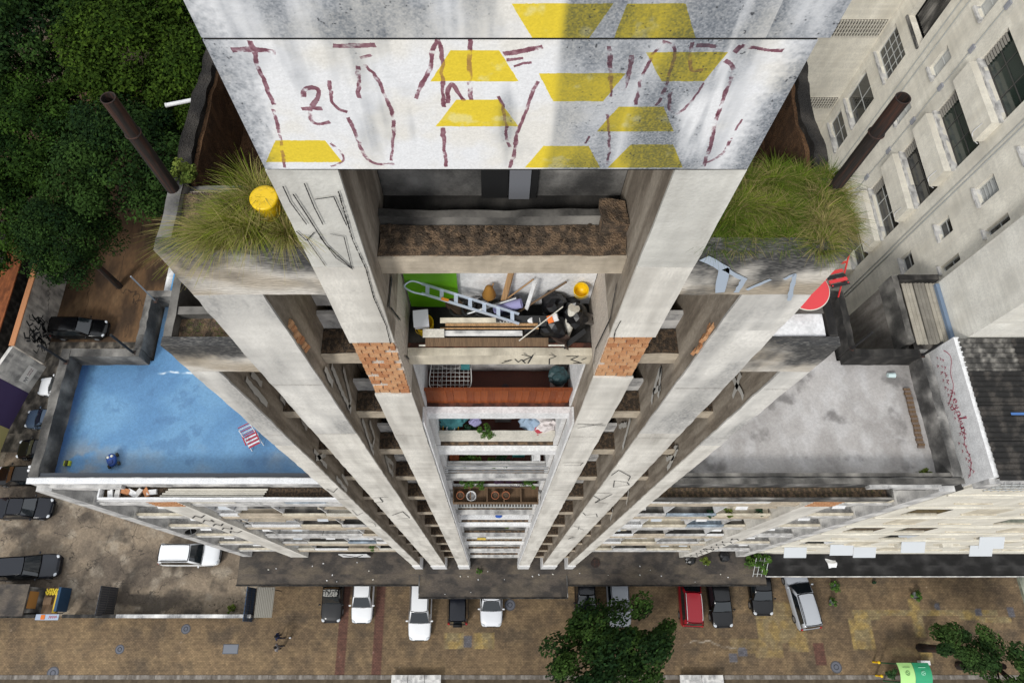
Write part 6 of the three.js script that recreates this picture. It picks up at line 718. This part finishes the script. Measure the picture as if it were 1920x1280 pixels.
{ const t = thing('kiosk', 'flat-roofed brown kiosk at the lower left picture edge', 'kiosk'); part(t, 'kiosk_wall', bx(-37.6, -34.6, 0, 2.3, -3.3, -1.5), M.dark); part(t, 'kiosk_roof', rb(-37.8, -34.4, 2.31, 2.42, -3.45, -1.25, 0.015, 0.3), canMat); part(t, 'shutter', bx(-34.6, -34.57, 0.8, 1.9, -3.0, -1.8), flat(170, 120, 60)); }
{ const t = thing('market_stall', 'stall of yellow and orange goods beside the brown kiosk', 'stall', [-33.3, 0, -2.3]); part(t, 'table_top', rb(-0.7, 0.5, 0.86, 0.92, -1.0, 0.9, 0.006, 0.3), M.greyWood); for (const a of [-0.6, 0.4]) for (const b of [-0.9, 0.8]) part(t, 'leg', bar([a, 0, b], [a, 0.86, b], 0.03), M.frameDark); part(t, 'end_panel', bx(0.55, 0.75, 0.1, 1.5, -1.0, 0.7), flat(24, 62, 92, 0.6)); part(t, 'yellow_panel', bx(0.3, 0.5, 0.93, 1.25, -0.6, 0.8), flat(206, 172, 40, 0.6)); }
for (let i = 0; i < 14; i++) { const m = solo('fruit_bunch', 'yellow bunch heaped on the stall beside the kiosk', 'fruit', i ? scene.getObjectByName('fruit_bunch').geometry : new THREE.CapsuleGeometry(0.055, 0.2, 3, 8).rotateX(R90), flat(216, 190, 50, 0.6), 'yellow fruit bunches on the stall', [-33.85 + (i % 7) * 0.15, 1.0 + (i > 6 ? 0.06 : 0), -3.1 + Math.floor(i / 7) * 0.2]); m.rotation.y = rr(-0.6, 0.6); }
solo('goods_crate', 'grey slatted crate on the stall beside the kiosk', 'crate', rb(-33.9, -33.3, 0.93, 1.15, -2.6, -2.1, 0.006, 0.2), M.greyWood); solo('painted_board', 'pale blue and orange painted board lying on the lot wall', 'board', rb(-33.9, -32.2, 1.57, 1.61, -1.4, -1.0, 0.01, 0.3), flat(160, 172, 190, 0.8)); { const b = scene.getObjectByName('painted_board'); part(b, 'orange_stripe', bx(-33.5, -33.2, 1.625, 1.64, -1.36, -1.04), flat(206, 110, 40)); for (let i = 0; i < 4; i++) part(b, 'red_stroke', ribbon([[-32.9 + i * 0.15, -1.1], [-32.85 + i * 0.15, -1.3], [-32.75 + i * 0.15, -1.15]], 0.03, (x, z) => [x, 1.632, z]), flat(170, 50, 50)); }
plant('shrub', 'dry scrubby bush at the right of the lot wall', -20.0, 0.02, -1.8, 0.7, 2); grass('weed_strip', 'straggling weeds along the inside of the lot wall', -28, -19, -2.4, -1.5, 0.01, 900, 0.25, [[0.06, 0.07, 0.02], [0.12, 0.12, 0.04], [0.2, 0.16, 0.1]], [0, 0]);
// yard walls on the left
{ const t = thing('yard_wall', 'pale yard wall with black scrawl behind the lone off-road car', 'wall'); part(t, 'wall_face', rb(-39.9, -39.6, 0, 4.1, -34, -21.9, 0.01, 0.6), conc(T.mid, 4, 4, [224, 218, 210])); part(t, 'coping', rb(-40.0, -39.55, 4.1, 4.2, -34, -21.9, 0.01, 0.6), M.brickC); for (let i = 0; i < 46; i++) { const z = rr(-25.4, -22.8), y = 1.6 + rr(-1.2, 1.2), a = rr(0, 6); part(t, 'graffiti', ribbon([[y, z], [y + Math.sin(a) * 0.6, z + Math.cos(a) * 0.5], [y + Math.sin(a + 0.7) * 0.9, z + Math.cos(a + 0.7) * 0.6]], rr(0.05, 0.2), onX(-39.585)), M.paintBlack); } for (let i = 0; i < 6; i++) part(t, 'graffiti', ribbon([[2.6 - i * 0.2, -29 + i * 0.4], [1.9 - i * 0.1, -28.7 + i * 0.4], [2.4 - i * 0.2, -28.4 + i * 0.4]], 0.04, onX(-39.585)), M.paintBlack); }
{ const t = thing('mural_wall', 'wall painted in white, purple and yellow sections at the left edge', 'wall'); const sec = (a, b, m, l) => { const s = new THREE.Shape([[a[0], -a[1]], [b[0], -b[1]], [b[0] - 0.3, -b[1]], [a[0] - 0.3, -a[1]]].map((p) => new THREE.Vector2(...p))); const g = new THREE.ExtrudeGeometry(s, { depth: 4.6, bevelEnabled: false }).rotateX(-R90); part(t, 'wall_section', metric(g), m, l); }; sec([-39.3, -21.6], [-40.2, -19.2], conc(T.mid, 4, 4, [240, 238, 234]), 'white section with a small dark and reddish mark'); sec([-40.21, -19.18], [-41, -16], flat(66, 52, 92, 0.85), 'deep purple section'); sec([-41, -15.98], [-41.3, -13.2], flat(176, 166, 110, 0.85), 'yellowish section'); sec([-41.3, -13.18], [-41.4, -11.5], flat(196, 130, 50, 0.85), 'orange section');
  const c = document.createElement('canvas'); c.width = 256; c.height = 192; const g = c.getContext('2d'); g.fillStyle = '#d6d3cd'; g.fillRect(0, 0, 256, 192); g.fillStyle = '#2a3038'; for (let i = 0; i < 5; i++) g.fillRect(24 + i * 15, 74 + (i % 3) * 9, 9, 52 - (i % 2) * 16); g.strokeStyle = '#7a5f62'; g.lineWidth = 6; for (let i = 0; i < 14; i++) { const x = 124 + (i % 7) * 15, y = 70 + Math.floor(i / 7) * 36; g.beginPath(); g.moveTo(x, y + 24 - (i % 3) * 6); g.lineTo(x + 5, y + (i % 2) * 8); g.lineTo(x + 11, y + 22); g.stroke(); } const ct = new THREE.CanvasTexture(c); ct.colorSpace = THREE.SRGBColorSpace; const pl = new THREE.PlaneGeometry(1.5, 1.2); const m = part(t, 'printed_mark', pl, std({ map: ct })); m.position.set(-39.72, 1.4, -20.35); m.rotation.y = Math.atan2(0.9, 2.4) * 0 + 1.212; m.translateZ(0.02); }
{ const t = thing('shed', 'dark roofed shed with a brick-coloured eave behind the yard wall', 'shed'); part(t, 'shed_wall', bx(-48, -41.9, 0, 4.0, -34, -22), M.black); part(t, 'eave', rb(-42.9, -41.2, 4.0, 4.12, -34, -22, 0.02, 0.3), conc(T.brown, 3, 3, [210, 130, 80])); for (let i = 0; i < 6; i++) part(t, 'roof_sheet', corrSheet(-48, -42.7, -34 + i * 2, -32 + i * 2, 4.2 + (i % 2) * 0.02, true, 0.03, 0.25), M.asbestos); }
renderer.render(scene, camera);
